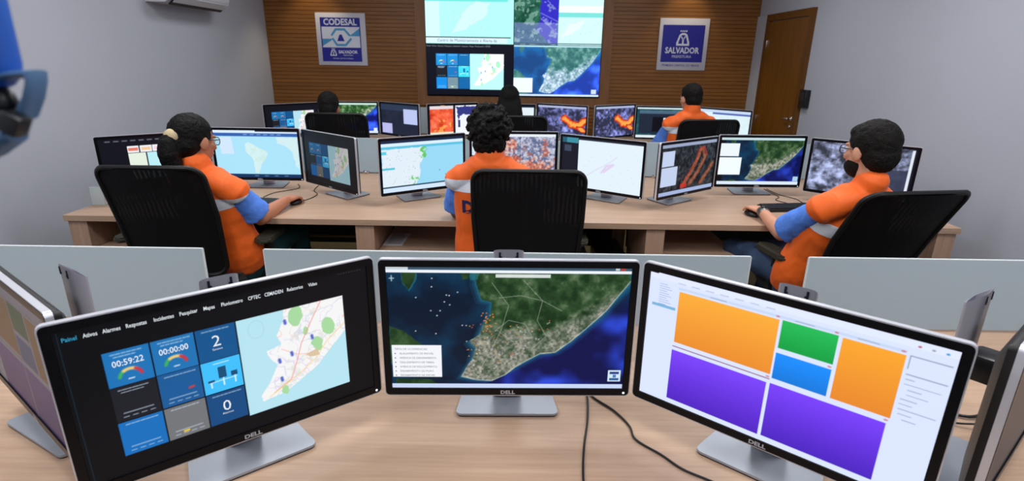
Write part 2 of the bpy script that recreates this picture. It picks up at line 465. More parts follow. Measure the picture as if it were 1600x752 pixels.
LAND = [(0.36, 0), (0.365, 0.10), (0.39, 0.24), (0.435, 0.26), (0.425, 0.37), (0.395, 0.45), (0.375, 0.55), (0.335, 0.60), (0.36, 0.67), (0.345, 0.78),
        (0.315, 0.88), (0.30, 0.93), (0.36, 0.96), (0.43, 0.97), (0.49, 0.91), (0.53, 0.84), (0.57, 0.79), (0.635, 0.715), (0.70, 0.70), (0.765, 0.60),
        (0.83, 0.48), (0.905, 0.33), (1.0, 0.07), (1.0, -0.1), (0.36, -0.1)]
def sat(cv, box=(0, 0, 1, 1), seed=3, bright=1.0):
    u0, v0, u1, v1 = box
    ins = ((cv.U >= u0) & (cv.U <= u1) & (cv.V >= v0) & (cv.V <= v1)) * 1.0
    X = (cv.U - u0) / (u1 - u0); Y = (cv.V - v0) / (v1 - v0)
    n1 = fbm(cv.h, cv.w, 5, seed); n2 = fbm(cv.h, cv.w, 22, seed + 9); n3 = fbm(cv.h, cv.w, max(40, cv.w // 4), seed + 20, 2)
    # sea: dark teal bay at the left, saturated blue ocean lower right
    sea = np.zeros(cv.a.shape)
    bay = np.array((6, 56, 86)); deep = np.array((4, 22, 44)); oc = np.array((44, 74, 214)); ocd = np.array((8, 14, 72))
    t = np.clip((n1 - 0.35) * 3, 0, 1)[..., None]
    sea = bay * t + deep * (1 - t)
    ro = np.clip((X + Y * 0.9 - 1.12) * 5, 0, 1)[..., None]
    t2 = np.clip((fbm(cv.h, cv.w, 6, seed + 33, 3) - 0.36) * 3.0, 0, 1)[..., None]
    sea = sea * (1 - ro) + (oc * t2 + ocd * (1 - t2)) * ro
    cv.blend(ins, sea * bright)
    # shallow water glow
    for k, al in ((0.026, 0.22), (0.015, 0.3), (0.007, 0.45)):
        pts = [(p[0] + (-k if p[0] < 0.5 else k * 0.7), p[1] + k * 1.1) for p in LAND]
        cv.poly(pts, (30, 110, 140), box, 0.012, seed, al)
    m = cv.polym(LAND, box, 0.02, seed)
    green = np.array((20, 48, 22)); green2 = np.array((56, 88, 50)); grey = np.array((112, 116, 110)); sand = np.array((160, 156, 142))
    g = np.clip((n2 - 0.3) * 2.5, 0, 1)[..., None]
    land = green * (1 - g) + green2 * g
    # city zone: peninsula tip and coastal strip
    cz = np.clip((Y - 0.36 - 0.10 * (X - 0.35)) * 4, 0, 1) * np.clip(1.15 - (X - 0.5) * 2.0, 0, 1)
    strip = np.clip(1 - np.abs((X - 0.36) * 0.95 + (Y - 1.0) * 0.95 - 0.02 + 0.02) / 0.10, 0, 1)
    coast = np.clip((X * 0.95 + Y * 0.9 - 1.02) * 8, 0, 1)
    cc = np.clip(np.maximum(cz, coast * 0.9) + (n2 - 0.55) * 1.6, 0, 1)[..., None] * (0.8 + 0.2 * (n3[..., None] > 0.42))
    city = grey * (1 - n3[..., None]) + sand * n3[..., None]
    city = city + (n3[..., None] - 0.5) * 70
    land = land * (1 - cc) + city * cc
    cv.blend(m, np.clip(land * bright, 0, 255))
    for k, isl in enumerate(([(0.06, 0), (0.12, 0), (0.115, 0.06), (0.09, 0.16), (0.065, 0.10)], [(0.0, 0.47), (0.06, 0.51), (0.10, 0.58), (0.15, 0.66), (0.1, 0.72), (0, 0.8)],
                            [(0.30, 0), (0.345, 0), (0.335, 0.06), (0.31, 0.07)], [(0.02, 0.96), (0.16, 0.95), (0.2, 1.0), (0.02, 1.0)])):
        cv.poly([(0.0 + (p[0] - 0.075) * 1.14 + 0.075, p[1] * 1.05) for p in isl], (40, 120, 130), box, 0.02, seed, 0.6)
        cv.blend(cv.polym(isl, box, 0.02, seed), np.clip((green * (1 - g) + green2 * g) * bright, 0, 255))
    # shoreline and roads
    cv.line([p for p in LAND[11:23]], (196, 206, 196), 0.0022, 0.6, box)
    return cv

def dash(cv, seed=1):
    blue = [(28, 112, 178), (30, 112, 176), (18, 82, 138), (28, 30, 38), (24, 88, 148), (62, 186, 246), (20, 108, 184), (112, 114, 118), (18, 72, 126)]
    us = [(0.107, 0.233), (0.238, 0.363), (0.368, 0.495)]; vs = [(0.186, 0.41), (0.417, 0.642), (0.649, 0.876)]
    for r_ in range(3):
        for c_ in range(3):
            u0, u1 = us[c_]; v0, v1 = vs[r_]
            cv.rect(u0, v0, u1, v1, blue[r_ * 3 + c_])
            if (r_, c_) != (1, 2):
                rs = np.random.RandomState(r_ * 5 + c_)
                for (vv, a, b) in ((0.09, 0.16, 0.84),) + (((0.17, 0.22, 0.7),) if (r_, c_) in ((0, 0), (0, 1), (1, 0)) else ()):
                    u = u0 + a * (u1 - u0)
                    while u < u0 + b * (u1 - u0):
                        l = 0.006 + rs.rand() * 0.008
                        cv.line([(u, v0 + vv * (v1 - v0)), (u + l, v0 + vv * (v1 - v0))], (196, 214, 230), 0.0016, 0.7); u += l + 0.004
    for (c_, r_) in ((0, 1), (1, 1), (0, 2), (1, 2)):
        u0, u1 = us[c_]; v0, v1 = vs[r_]
        cv.line([(u0 + 0.022, v1 - 0.052), (u1 - 0.02, v1 - 0.052)], (190, 205, 220), 0.0014, 0.8)
        for k in range(4):
            cv.line([(u0 + 0.02 + k * 0.025, v1 - 0.026), (u0 + 0.034 + k * 0.025, v1 - 0.026)], (190, 205, 220), 0.0014, 0.7)
    cv.line([(0.325, 0.548), (0.338, 0.545)], (206, 60, 60), 0.004, 0.9)
    cv.rect(0.283, 0.83, 0.302, 0.845, (226, 190, 40))
    for c_ in (0, 1):
        cx = (us[c_][0] + us[c_][1]) / 2; cy = 0.365
        pts = [(cx - 0.031 * math.cos(R(a)), cy - 0.052 * math.sin(R(a))) for a in range(10, 171, 16)]
        cv.line(pts[:4], (60, 170, 90), 0.0052); cv.line(pts[3:8], (232, 196, 120), 0.0052); cv.line(pts[7:], (196, 52, 66), 0.0052)
        cv.line([(cx - 0.008, cy + 0.012), (cx + 0.008, cy + 0.012)], (220, 230, 240), 0.0016)
    # bars on the light blue tile
    u0 = 0.368
    for (a, w_, v0_, v1_) in ((0.014, 0.022, 0.545, 0.562), (0.052, 0.026, 0.468, 0.548), (0.092, 0.022, 0.515, 0.55)):
        cv.rect(u0 + a, v0_, u0 + a + w_, v1_, (22, 76, 118)); cv.rect(u0 + a + w_ / 2 - 0.002, v1_, u0 + a + w_ / 2 + 0.002, 0.60, (200, 236, 255))
    cv.line([(u0 + 0.02, 0.565), (u0 + 0.11, 0.56)], (200, 236, 255), 0.0014)
    cv.line([(u0 + 0.04, 0.438), (u0 + 0.09, 0.438)], (210, 236, 255), 0.0014)
    bx = (0.5, 0.184, 0.893, 0.888)
    citymap(cv, bx, seed)
    return cv

def citymap(cv, bx, seed=1, sea=(178, 222, 234)):
    cv.rect(bx[0], bx[1], bx[2], bx[3], sea)
    land = [(0.42, 0), (0.40, 0.12), (0.33, 0.25), (0.36, 0.34), (0.22, 0.38), (0.25, 0.46), (0.31, 0.55), (0.23, 0.70), (0.13, 0.83), (0.14, 0.90), (0.30, 0.88),
            (0.50, 0.80), (0.70, 0.68), (0.85, 0.52), (1.0, 0.38), (1.01, -0.01)]
    cv.poly(land, (238, 238, 238), bx, 0.03, seed)
    m = cv.polym(land, bx, 0.03, seed)
    n = fbm(cv.h, cv.w, 26, seed + 4)
    cv.blend(m * np.clip((n - 0.62) * 12, 0, 1) * 0.5, (206, 206, 200))
    for sd_, c_ in ((11, (222, 214, 236)), (17, (238, 206, 200)), (23, (206, 214, 226))):
        cv.blend(m * (np.abs(fbm(cv.h, cv.w, 9, sd_, 3) - 0.5) < 0.008), c_)
    for p, rr in (((0.52, 0.1), 0.10), ((0.83, 0.3), 0.09), ((0.7, 0.45), 0.07), ((0.36, 0.84), 0.04), ((0.60, 0.28), 0.04)):
        pts = [(p[0] + rr * math.cos(a) * 0.7, p[1] + rr * math.sin(a) * 1.1) for a in np.linspace(0, 2 * PI, 12, endpoint=False)]
        cv.poly(pts, (164, 212, 156), bx, 0.08, seed + 7)
    cv.line([(0.78, 0.0), (0.66, 0.2), (0.55, 0.4), (0.50, 0.55), (0.42, 0.75), (0.25, 0.84)], (236, 150, 140), 0.0018, 0.9, bx)
    cv.line([(1.0, 0.3), (0.8, 0.45), (0.68, 0.6), (0.5, 0.72), (0.2, 0.87)], (240, 206, 130), 0.0018, 0.9, bx)
    cv.line([(0.36, 0.4), (0.5, 0.5), (0.72, 0.56)], (240, 176, 150), 0.0014, 0.8, bx)
    cv.poly([(0.58, 0.53), (0.70, 0.5), (0.72, 0.58), (0.62, 0.57)], (214, 190, 160), bx)
    for p in ((0.42, 0.13), (0.66, 0.36), (0.45, 0.48), (0.33, 0.52), (0.33, 0.72)):
        cv.line([(p[0], p[1] - 0.015), (p[0] + 0.004, p[1] + 0.015)], (64, 84, 190), 0.0055, 0.9, bx)
    pts = [(0.16 + 0.07 * math.cos(a), 0.13 + 0.09 * math.sin(a)) for a in np.linspace(0, 2 * PI, 16)]
    cv.line(pts, (160, 200, 212), 0.0014, 0.6, bx)

def clouds(cv, seed, box=(0, 0, 1, 1), tint=(0.88, 0.93, 1.14), lo=0.42):
    n = fbm(cv.h, cv.w, 6, seed); n2 = fbm(cv.h, cv.w, 18, seed + 3)
    v = np.clip((n * 0.5 + n2 * 0.5 - lo + 0.04) * 3.2, 0, 1)
    c = (58 + v[..., None] * 165) * np.array(tint)
    m = ((cv.U >= box[0]) & (cv.U <= box[2]) & (cv.V >= box[1]) & (cv.V <= box[3])) * 1.0
    cv.blend(m, np.clip(c, 0, 255))

def heat(cv, pts, seed, wd=0.05):
    d = np.min([cv.dist(a, b) for a, b in zip(pts, pts[1:])], axis=0) + (fbm(cv.h, cv.w, 12, seed) - 0.5) * wd * 1.3
    for k, c in ((1.0, (190, 40, 20)), (0.72, (236, 96, 30)), (0.42, (250, 170, 80))):
        cv.blend(np.clip((wd * k - d) / (wd * 0.12), 0, 1), c)

def pic_f1():
    cv = Canvas(420, 236, (9, 10, 14)); dash(cv)
    cv.line([(0.012, 0.0), (0.012, 1.0)], (24, 52, 66), 0.0012, 0.7)
    for k in range(9): cv.line([(0.885 + k * 0.011, 0.02), (0.887 + k * 0.011, 0.02)], (70, 74, 84), 0.0014)
    return cv
def pic_f2():
    cv = Canvas(420, 236, (20, 40, 60)); sat(cv, (0, 0.035, 1, 0.965), 3)
    cv.rect(0, 0, 1, 0.022, (58, 84, 104)); cv.rect(0, 0, 0.09, 0.022, (196, 206, 214)); cv.rect(0, 0.022, 1, 0.044, (232, 238, 246))
    cv.rect(0.955, 0.0, 0.975, 0.018, (176, 60, 60)); cv.rect(0.935, 0, 0.95, 0.018, (190, 196, 204))
    cv.rect(0.445, 0.052, 0.67, 0.078, (226, 232, 232), 0.9)
    cv.rect(0, 0.965, 1, 1, (196, 210, 240)); cv.rect(0.005, 0.63, 0.215, 0.905, (236, 238, 244))
    rs = np.random.RandomState(4)
    for k in range(110):
        u = 0.32 + rs.rand() * 0.36; v = 0.42 + rs.rand() * 0.46
        if (v - 0.42) > 0.1 + (0.68 - u) * 1.3: continue
        cv.line([(u, v), (u + 0.001, v)], ((226, 96, 50), (236, 176, 60), (220, 226, 230))[k % 3], 0.0021, 0.85)
    for k in range(26): 
        u = 0.41 + rs.randn() * 0.012; v = 0.36 + rs.rand() * 0.18
        cv.line([(u, v), (u + 0.001, v)], (230, 130, 60), 0.0026, 0.9)
    for k in range(14):
        u = 0.08 + rs.rand() * 0.24; v = 0.06 + rs.rand() * 0.5
        cv.line([(u, v), (u + 0.001, v)], (226, 236, 240), 0.0024, 0.9)
    for path in ([(0.43, 0.12), (0.5, 0.3), (0.47, 0.5), (0.42, 0.7), (0.36, 0.9)], [(0.56, 0.1), (0.64, 0.26), (0.62, 0.42), (0.66, 0.55), (0.6, 0.66)],
                 [(0.45, 0.5), (0.5, 0.42), (0.57, 0.45), (0.6, 0.56), (0.52, 0.6), (0.45, 0.5)], [(0.46, 0.24), (0.55, 0.22), (0.64, 0.26), (0.72, 0.34)]):
        cv.line(path, (196, 200, 188), 0.0012, 0.55)
    cv.rect(0.935, 0.84, 0.99, 0.94, (206, 226, 238)); cv.rect(0.942, 0.852, 0.983, 0.875, (40, 60, 130)); cv.rect(0.942, 0.91, 0.983, 0.93, (40, 90, 150)); cv.rect(0.956, 0.88, 0.97, 0.905, (70, 120, 180))
    cv.line([(0.012, 0.09), (0.03, 0.09)], (200, 220, 230), 0.0022, 0.8); cv.line([(0.021, 0.07), (0.021, 0.11)], (200, 220, 230), 0.0022, 0.8)
    return cv
def pic_f3():
    cv = Canvas(420, 236, (214, 224, 250))
    cv.rect(0, 0, 1, 0.05, (222, 230, 252)); cv.rect(0, 0, 0.035, 0.012, (20, 22, 30))
    for k in range(7): cv.line([(0.12 + k * 0.055, 0.045), (0.15 + k * 0.055, 0.045)], (150, 160, 196), 0.0014, 0.7)
    cv.rect(0.122, 0.075, 0.875, 0.093, (196, 212, 240))
    cv.grad(0.127, 0.106, 0.50, 0.495, (246, 170, 58), (230, 138, 44)); cv.grad(0.51, 0.10, 0.687, 0.295, (38, 184, 88), (18, 156, 66))
    cv.grad(0.508, 0.33, 0.687, 0.515, (26, 140, 252), (16, 118, 214)); cv.grad(0.698, 0.105, 0.874, 0.515, (246, 164, 48), (228, 134, 44))
    cv.grad(0.124, 0.56, 0.494, 0.965, (122, 66, 246), (78, 34, 190)); cv.grad(0.505, 0.555, 0.868, 0.96, (120, 64, 246), (74, 34, 188))
    cv.line([(0.125, 0.53), (0.50, 0.53)], (130, 60, 90), 0.0016, 0.9)
    for (u, v) in ((0.49, 0.085), (0.675, 0.085), (0.862, 0.085), (0.49, 0.515), (0.862, 0.535), (0.675, 0.315)):
        cv.line([(u, v), (u + 0.006, v)], (206, 96, 110), 0.003, 0.8)
    for (u, v) in ((0.28, 0.084), (0.58, 0.084), (0.77, 0.084)):
        cv.line([(u - 0.03, v), (u + 0.03, v)], (120, 130, 160), 0.0014, 0.6)
    for k in range(10): cv.line([(0.045, 0.08 + k * 0.017), (0.075 + 0.01 * (k % 3), 0.08 + k * 0.017)], (120, 140, 190), 0.0013, 0.6)
    cv.rect(0.018, 0.235, 0.118, 0.258, (120, 176, 216))
    cv.line([(0.885, 0.10), (0.99, 0.10)], (130, 140, 160), 0.0014); cv.line([(0.885, 0.10), (0.885, 0.18)], (130, 140, 160), 0.0014); cv.line([(0.885, 0.215), (0.99, 0.215)], (130, 140, 160), 0.0014)
    for k, (a, b) in enumerate(((0.887, 0.91), (0.887, 0.98), (0.90, 0.935), (0.90, 0.955), (0.887, 0.93), (0.887, 0.92), (0.887, 0.985), (0.89, 0.925), (0.905, 0.94))):
        cv.line([(a, 0.245 + k * 0.032), (b, 0.245 + k * 0.032)], (110, 116, 140), 0.0014, 0.55)
    for k, c in enumerate(((180, 80, 100), (140, 150, 170), (40, 140, 200))): cv.line([(0.9 + k * 0.035, 0.035), (0.903 + k * 0.035, 0.035)], c, 0.003)
    return cv
def pic_f0():
    cv = pic_f3(); c2 = Canvas(200, 112); c2.a = cv.a[::2, ::2][:112, :200] if False else cv.a[:: 2, ::2][:112, :200]
    g_ = c2.a.mean(2, keepdims=True); c2.a = (c2.a * 0.6 + g_ * 0.4) * 0.32 + np.array((16, 14, 18)); return c2
def pic_ml1():
    cv = Canvas(160, 90, (12, 13, 20)); cv.rect(0, 0, 1, 1, (14, 15, 24))
    for k in range(7): cv.line([(0.06 + k * 0.075, 0.05), (0.10 + k * 0.075, 0.05)], (150, 156, 170), 0.004, 0.8)
    for k, c in enumerate(((226, 120, 96), (240, 196, 150), (236, 206, 226))):
        cv.rect(0.24 + k * 0.115, 0.15, 0.345 + k * 0.115, 0.27, (236, 236, 240)); cv.rect(0.25 + k * 0.115, 0.18, 0.335 + k * 0.115, 0.24, c)
    cv.rect(0.24, 0.29, 0.40, 0.78, (224, 234, 220)); cv.rect(0.41, 0.29, 0.57, 0.78, (184, 232, 240)); cv.rect(0.60, 0.0, 1, 1, (226, 236, 246))
    cv.rect(0.53, 0.5, 0.57, 0.6, (240, 130, 80)); return cv
def pic_ml2():
    cv = Canvas(180, 102, (168, 222, 244)); cv.rect(0, 0, 1, 0.05, (214, 232, 250)); cv.rect(0, 0.05, 1, 0.12, (52, 96, 172)); cv.rect(0, 0.93, 1, 1, (16, 52, 96))
    cv.rect(0.5, 0.0, 1.0, 0.025, (30, 36, 50))
    for k in range(6): cv.line([(0.36 + k * 0.08, 0.085), (0.40 + k * 0.08, 0.085)], (130, 170, 220), 0.004)
    cv.poly([(0.06, 0.14), (0.21, 0.14), (0.22, 0.5), (0.07, 0.5)], (206, 226, 246))
    sa = [(0.37, 0.29), (0.40, 0.25), (0.47, 0.30), (0.53, 0.37), (0.62, 0.45), (0.60, 0.58), (0.55, 0.68), (0.53, 0.78), (0.50, 0.84), (0.49, 0.91), (0.455, 0.90), (0.445, 0.76), (0.435, 0.58), (0.38, 0.49), (0.365, 0.38)]
    cv.poly(sa, (208, 234, 236), warp=0.04); m = cv.polym(sa, warp=0.04); n = fbm(cv.h, cv.w, 20, 4); cv.blend(m * np.clip((n - 0.5) * 4, 0, 1) * 0.5, (190, 222, 206))
    cv.poly([(0.75, 0.14), (1, 0.14), (1, 0.82), (0.96, 0.74), (0.92, 0.46), (0.84, 0.32), (0.76, 0.26)], (206, 232, 236), warp=0.05)
    for k in range(4): cv.line([(0.44 + k * 0.12, 0.965), (0.48 + k * 0.12, 0.965)], (110, 150, 190), 0.004, 0.8)
    return cv
def pic_dash(s=1.0):
    cv = Canvas(160, 90, (14, 16, 26)); dash(cv); cv.a = cv.a * s; return cv
def pic_mm1():
    cv = Canvas(180, 102, (150, 212, 240)); cv.rect(0, 0, 1, 0.05, (24, 40, 70)); cv.rect(0, 0.05, 1, 0.11, (214, 234, 246)); cv.rect(0, 0.11, 1, 0.16, (90, 190, 220))
    cv.poly([(0, 0.16), (0.52, 0.16), (0.5, 0.35), (0.44, 0.5), (0.46, 0.62), (0.40, 0.9), (0, 0.9)], (220, 232, 242), warp=0.05)
    n = fbm(102, 180, 30, 6, 3)
    for p in ((0.5, 0.24), (0.49, 0.30), (0.34, 0.84), (0.38, 0.78)):
        d = np.hypot(cv.U - p[0], (cv.V - p[1]) * 0.5); cv.blend((d < 0.045) * np.clip((n - 0.45) * 9, 0, 1), (96, 196, 96))
    cv.specks(46, (0.05, 0.2, 0.46, 0.86), (110, 130, 130), 0.0028, 5, 0.7); cv.rect(0.0, 0.52, 0.15, 0.56, (80, 190, 214)); cv.rect(0, 0.2, 0.06, 0.26, (90, 200, 220))
    cv.rect(0, 0.89, 1, 0.915, (40, 70, 90)); cv.rect(0, 0.915, 1, 1, (206, 226, 250)); cv.specks(3, (0.6, 0.4, 0.9, 0.9), (60, 70, 110), 0.005, 3); return cv
def pic_mm2():
    cv = Canvas(180, 102, (150, 150, 160)); n = fbm(102, 180, 40, 5, 3); n2 = fbm(102, 180, 8, 8)
    t = np.clip((n - 0.35) * 3, 0, 1)[..., None]; w = np.clip((n2 + 0.45 * (cv.V - cv.U) - 0.30) * 6, 0, 1)[..., None]
    base = np.array((96, 104, 140)) * (1 - t) + np.array((196, 200, 220)) * t; red = np.array((176, 84, 70)) * (1 - t) + np.array((226, 180, 160)) * t
    cv.a = base * (1 - w) + red * w; cv.rect(0, 0, 1, 0.05, (226, 232, 240)); cv.rect(0, 0, 0.16, 1, (210, 226, 240)); cv.rect(0, 0.45, 0.16, 1, (20, 60, 84)); cv.rect(0.575, 0.05, 0.58, 1, (40, 40, 50)); return cv
def pic_mm3():
    cv = Canvas(180, 102, (22, 24, 38)); cv.rect(0, 0, 0.21, 0.10, (60, 140, 160)); cv.rect(0, 0, 0.06, 0.10, (36, 90, 110)); cv.rect(0.215, 0.0, 1, 1, (222, 236, 246)); cv.rect(0.215, 0, 1, 0.03, (40, 46, 60))
    cv.line([(0.32, 0.76), (0.45, 0.60), (0.60, 0.44), (0.70, 0.30)], (214, 200, 230), 0.008, 0.4); cv.line([(0.52, 0.64), (0.58, 0.50), (0.66, 0.46), (0.55, 0.62)], (214, 166, 220), 0.012, 0.45)
    cv.specks(16, (0.3, 0.2, 0.95, 0.9), (176, 206, 200), 0.004, 9, 0.6); cv.rect(0.03, 0.15, 0.12, 0.28, (60, 70, 90)); return cv
def pic_mr1():
    cv = Canvas(160, 90, (34, 38, 44)); cv.noise(0, 0, 1, 1, 90, 30, 4)
    a = [(0.42, 0.86), (0.55, 0.62), (0.66, 0.36), (0.70, 0.16)]; b = [(0.55, 0.84), (0.70, 0.60), (0.80, 0.34), (0.74, 0.16)]; c = [(0.76, 0.86), (0.90, 0.62), (0.96, 0.5)]
    for p in (a, b, c): cv.line(p, (190, 98, 58), 0.026, 0.7)
    cv.noise(0, 0, 1, 1, 60, 40, 9)
    cv.line([(u - 0.03, v) for u, v in a], (190, 36, 30), 0.006, 0.8); cv.line([(0.70, 0.16), (0.77, 0.12), (0.84, 0.3)], (196, 36, 30), 0.006, 0.9); cv.rect(0.38, 0.82, 0.5, 0.9, (200, 44, 36), 0.8)
    cv.rect(0, 0, 1, 0.06, (150, 162, 190)); cv.rect(0.02, 0.13, 0.23, 0.42, (190, 204, 232)); cv.rect(0.02, 0.44, 0.30, 0.82, (190, 204, 232)); cv.rect(0, 0.93, 1, 1, (160, 176, 214)); return cv
def pic_mr2():
    cv = Canvas(200, 112); sat(cv, (0.06, 0.03, 1.02, 0.94), 13, 1.1); cv.rect(0, 0, 1, 0.05, (190, 214, 220)); cv.rect(0, 0.12, 0.23, 0.39, (232, 240, 246)); cv.rect(0, 0.42, 0.27, 0.79, (236, 246, 250))
    cv.rect(0, 0.93, 1, 1, (214, 228, 246)); cv.rect(0.93, 0.82, 0.99, 0.92, (170, 206, 226)); return cv
def pic_mr3():
    cv = Canvas(160, 90); clouds(cv, 21); cv.rect(0.0, 0, 0.05, 1, (120, 124, 150), 0.0)
    cv.poly([(0.6, 0.42), (0.98, 0.42), (0.98, 1), (0.6, 1)], (52, 58, 80), warp=0.1, al=0.9); cv.rect(0.955, 0.02, 0.975, 1, (220, 226, 236)); cv.rect(0.975, 0, 1, 1, (20, 22, 34)); return cv
def pic_bl2():
    cv = Canvas(110, 62); sat(cv, (-0.6, -0.1, 1.05, 1.0), 4, 1.5); cv.rect(0, 0, 1, 0.05, (200, 226, 214)); cv.rect(0, 0.93, 1, 1, (214, 226, 246)); cv.rect(0.92, 0.82, 0.99, 0.95, (226, 236, 246)); return cv
def pic_bl3():
    cv = Canvas(110, 62, (30, 36, 56)); cv.rect(0, 0.02, 1, 0.2, (44, 56, 80)); cv.rect(0.62, 0.14, 0.98, 0.62, (184, 196, 236)); cv.rect(0.02, 0.64, 0.3, 0.98, (182, 184, 232)); cv.noise(0, 0.2, 0.6, 0.6, 26, 12, 3); return cv
def pic_bm1():
    cv = Canvas(110, 62, (18, 20, 34)); cv.rect(0.02, 0.04, 0.50, 1, (226, 84, 50)); cv.noise(0.02, 0.04, 0.5, 1, 160, 8, 6); heatm = (cv.U > 0.1) * (cv.U < 0.45) * (fbm(62, 110, 8, 2) > 0.56) * 0.7
    cv.blend(heatm, (252, 190, 90)); cv.rect(0.02, 0.02, 0.5, 0.12, (226, 214, 220)); cv.rect(0.02, 0.88, 0.5, 1, (236, 226, 190)); cv.rect(0.55, 0.03, 1, 1, (236, 240, 250))
    cv.poly([(0.55, 0.05), (1, 0.05), (0.95, 0.35), (0.7, 0.3), (0.6, 0.5)], (52, 56, 130), warp=0.12, seed=5); cv.rect(0.6, 0.5, 0.65, 0.74, (40, 44, 110)); return cv
def pic_bm2():
    cv = Canvas(110, 62, (18, 28, 52)); cv.rect(0, 0, 0.3, 0.5, (44, 74, 104)); cv.rect(0.3, 0.05, 1, 0.95, (222, 236, 240)); return cv
def pic_bm3(seed=5):
    cv = Canvas(120, 68); clouds(cv, seed, lo=0.46, tint=(0.76, 0.80, 1.22)); cv.rect(0, 0, 1, 0.06, (170, 180, 214)); heat(cv, [(0.56, 0.40), (0.70, 0.58), (0.86, 0.62), (0.98, 0.45)], 3, 0.07)
    heat(cv, [(0.84, 0.70), (0.98, 0.78)], 5, 0.05); return cv
def pic_br2():
    cv = Canvas(120, 68, (24, 70, 80)); cv.noise(0, 0, 1, 1, 70, 16, 3); cv.rect(0.05, 0.12, 0.95, 0.86, (30, 40, 58)); cv.rect(0.05, 0.1, 0.95, 0.2, (120, 160, 190), 0.5); cv.rect(0.30, 0.3, 0.52, 0.8, (10, 12, 22))
    cv.rect(0.5, 0.34, 0.98, 0.98, (232, 236, 244)); cv.rect(0, 0.92, 1, 1, (220, 232, 236)); cv.rect(0, 0, 1, 0.05, (200, 220, 224)); return cv
def pic_br3():
    cv = Canvas(120, 68, (216, 236, 242)); cv.rect(0, 0.0, 1, 0.08, (196, 214, 240)); cv.rect(0.3, 0.08, 1, 0.14, (84, 104, 176)); cv.noise(0, 0.2, 1, 1, 16, 10, 5); return cv
def pic_f4():
    cv = Canvas(60, 34, (30, 34, 44)); return cv
def pic_v1():
    cv = Canvas(180, 102, (176, 244, 238)); cv.rect(0, 0, 0.93, 0.2, (110, 226, 220)); cv.rect(0, 0.2, 0.16, 0.92, (206, 250, 250))
    cv.poly([(0.30, 0.78), (0.42, 0.40), (0.56, 0.22), (0.74, 0.22), (0.66, 0.48), (0.46, 0.72)], (206, 248, 248), warp=0.08)
    cv.specks(46, (0.3, 0.3, 0.66, 0.76), (196, 170, 170), 0.0035, 3, 0.5); cv.specks(14, (0.01, 0.3, 0.15, 0.8), (220, 130, 120), 0.003, 8, 0.6)
    cv.rect(0, 0.865, 0.97, 0.885, (40, 60, 70)); cv.rect(0, 0.885, 0.93, 0.985, (214, 236, 248)); return cv
def pic_v2():
    cv = Canvas(180, 102, (30, 90, 70)); cv.noise(0, 0, 0.5, 1, 90, 20, 5); cv.poly([(0.30, 0.0), (0.5, 0), (0.5, 1), (0.42, 1), (0.26, 0.72), (0.30, 0.5)], (48, 40, 190), warp=0.06)
    cv.rect(0, 0.58, 0.5, 1.0, (130, 140, 206), 0.62); n = fbm(102, 180, 20, 7); cv.blend((cv.U < 0.5) * (n > 0.62) * 0.45, (200, 230, 220))
    cv.line([(0.3, 0.5), (0.4, 0.64), (0.5, 0.8)], (190, 190, 236), 0.006, 0.5); cv.line([(0.30, 0.4), (0.5, 0.56)], (150, 150, 226), 0.006, 0.6)
    cv.rect(0.5, 0, 1, 1, (206, 250, 246)); cv.rect(0.5, 0.38, 1, 0.47, (120, 220, 214)); cv.rect(0.5, 0.25, 1, 0.38, (236, 250, 252)); cv.specks(16, (0.55, 0.5, 0.96, 0.95), (110, 190, 180), 0.004, 5, 0.6)
    cv.poly([(0.52, 0.9), (0.62, 0.6), (0.8, 0.5), (0.74, 0.7)], (226, 250, 250), warp=0.06); cv.rect(0, 0.965, 1, 0.985, (60, 90, 110)); return cv
def pic_v3():
    cv = Canvas(180, 102, (12, 14, 26)); dash(cv); cv.a = np.clip(cv.a * 1.05 + (cv.a.sum(2, keepdims=True) > 200) * np.array((0, 26, 34)), 0, 255); cv.a = np.maximum(cv.a, (8, 12, 24)); return cv
def pic_v4():
    cv = Canvas(220, 124); sat(cv, (0, 0.0, 1, 0.97), 3, 1.5); cv.a = cv.a * 0.8 + np.array((24, 46, 80)); cv.rect(0, 0, 1, 0.03, (180, 226, 236)); cv.rect(0, 0.965, 1, 1, (206, 226, 250)); cv.rect(0.0, 0.64, 0.22, 0.93, (232, 240, 246)); cv.rect(0.91, 0.86, 0.97, 0.95, (200, 220, 240)); return cv

# ------------------------------------------------------------------ setting
def struct(name, bm, m, parent=None, **k):
    o = obj(name, bm, m, parent, smooth=False, **k)
    if parent is None: o['kind'] = 'structure'
    return o
t_ = 0.12
struct('floor', B(((XL + XR) / 2, (YB + YF) / 2, -0.05), (XR - XL + 0.3, YB - YF + 0.3, 0.1)), M_floor)
struct('ceiling', B(((XL + XR) / 2, (YB + YF) / 2, CEIL + 0.05), (XR - XL + 0.3, YB - YF + 0.3, 0.1)), M_ceil)
struct('wall_left', B((XL - t_ / 2, (YB + YF) / 2, CEIL / 2), (t_, YB - YF, CEIL)), M_wall)
struct('wall_right', B((XR + t_ / 2, (YB + YF) / 2, CEIL / 2), (t_, YB - YF, CEIL)), M_wall)
struct('wall_front', B(((XL + XR) / 2, YF - t_ / 2, CEIL / 2), (XR - XL + 2 * t_, t_, CEIL)), M_wall)
wb = struct('wall_back', B(((XL + XR) / 2, YB + t_ / 2 + 0.0, CEIL / 2), (XR - XL + 2 * t_, t_, CEIL)), mat('wall_backing_dark', (48, 28, 14), 0.8))
def slats(x0, x1, z0, z1, pitch=0.042):
    bm = bmesh.new(); z = z0
    while z < z1 - 0.001:
        h = min(pitch, z1 - z) - 0.004
        box(bm, ((x0 + x1) / 2, YB - 0.011, z + h / 2 + 0.002), (x1 - x0, 0.022, h)); z += pitch
    return bm
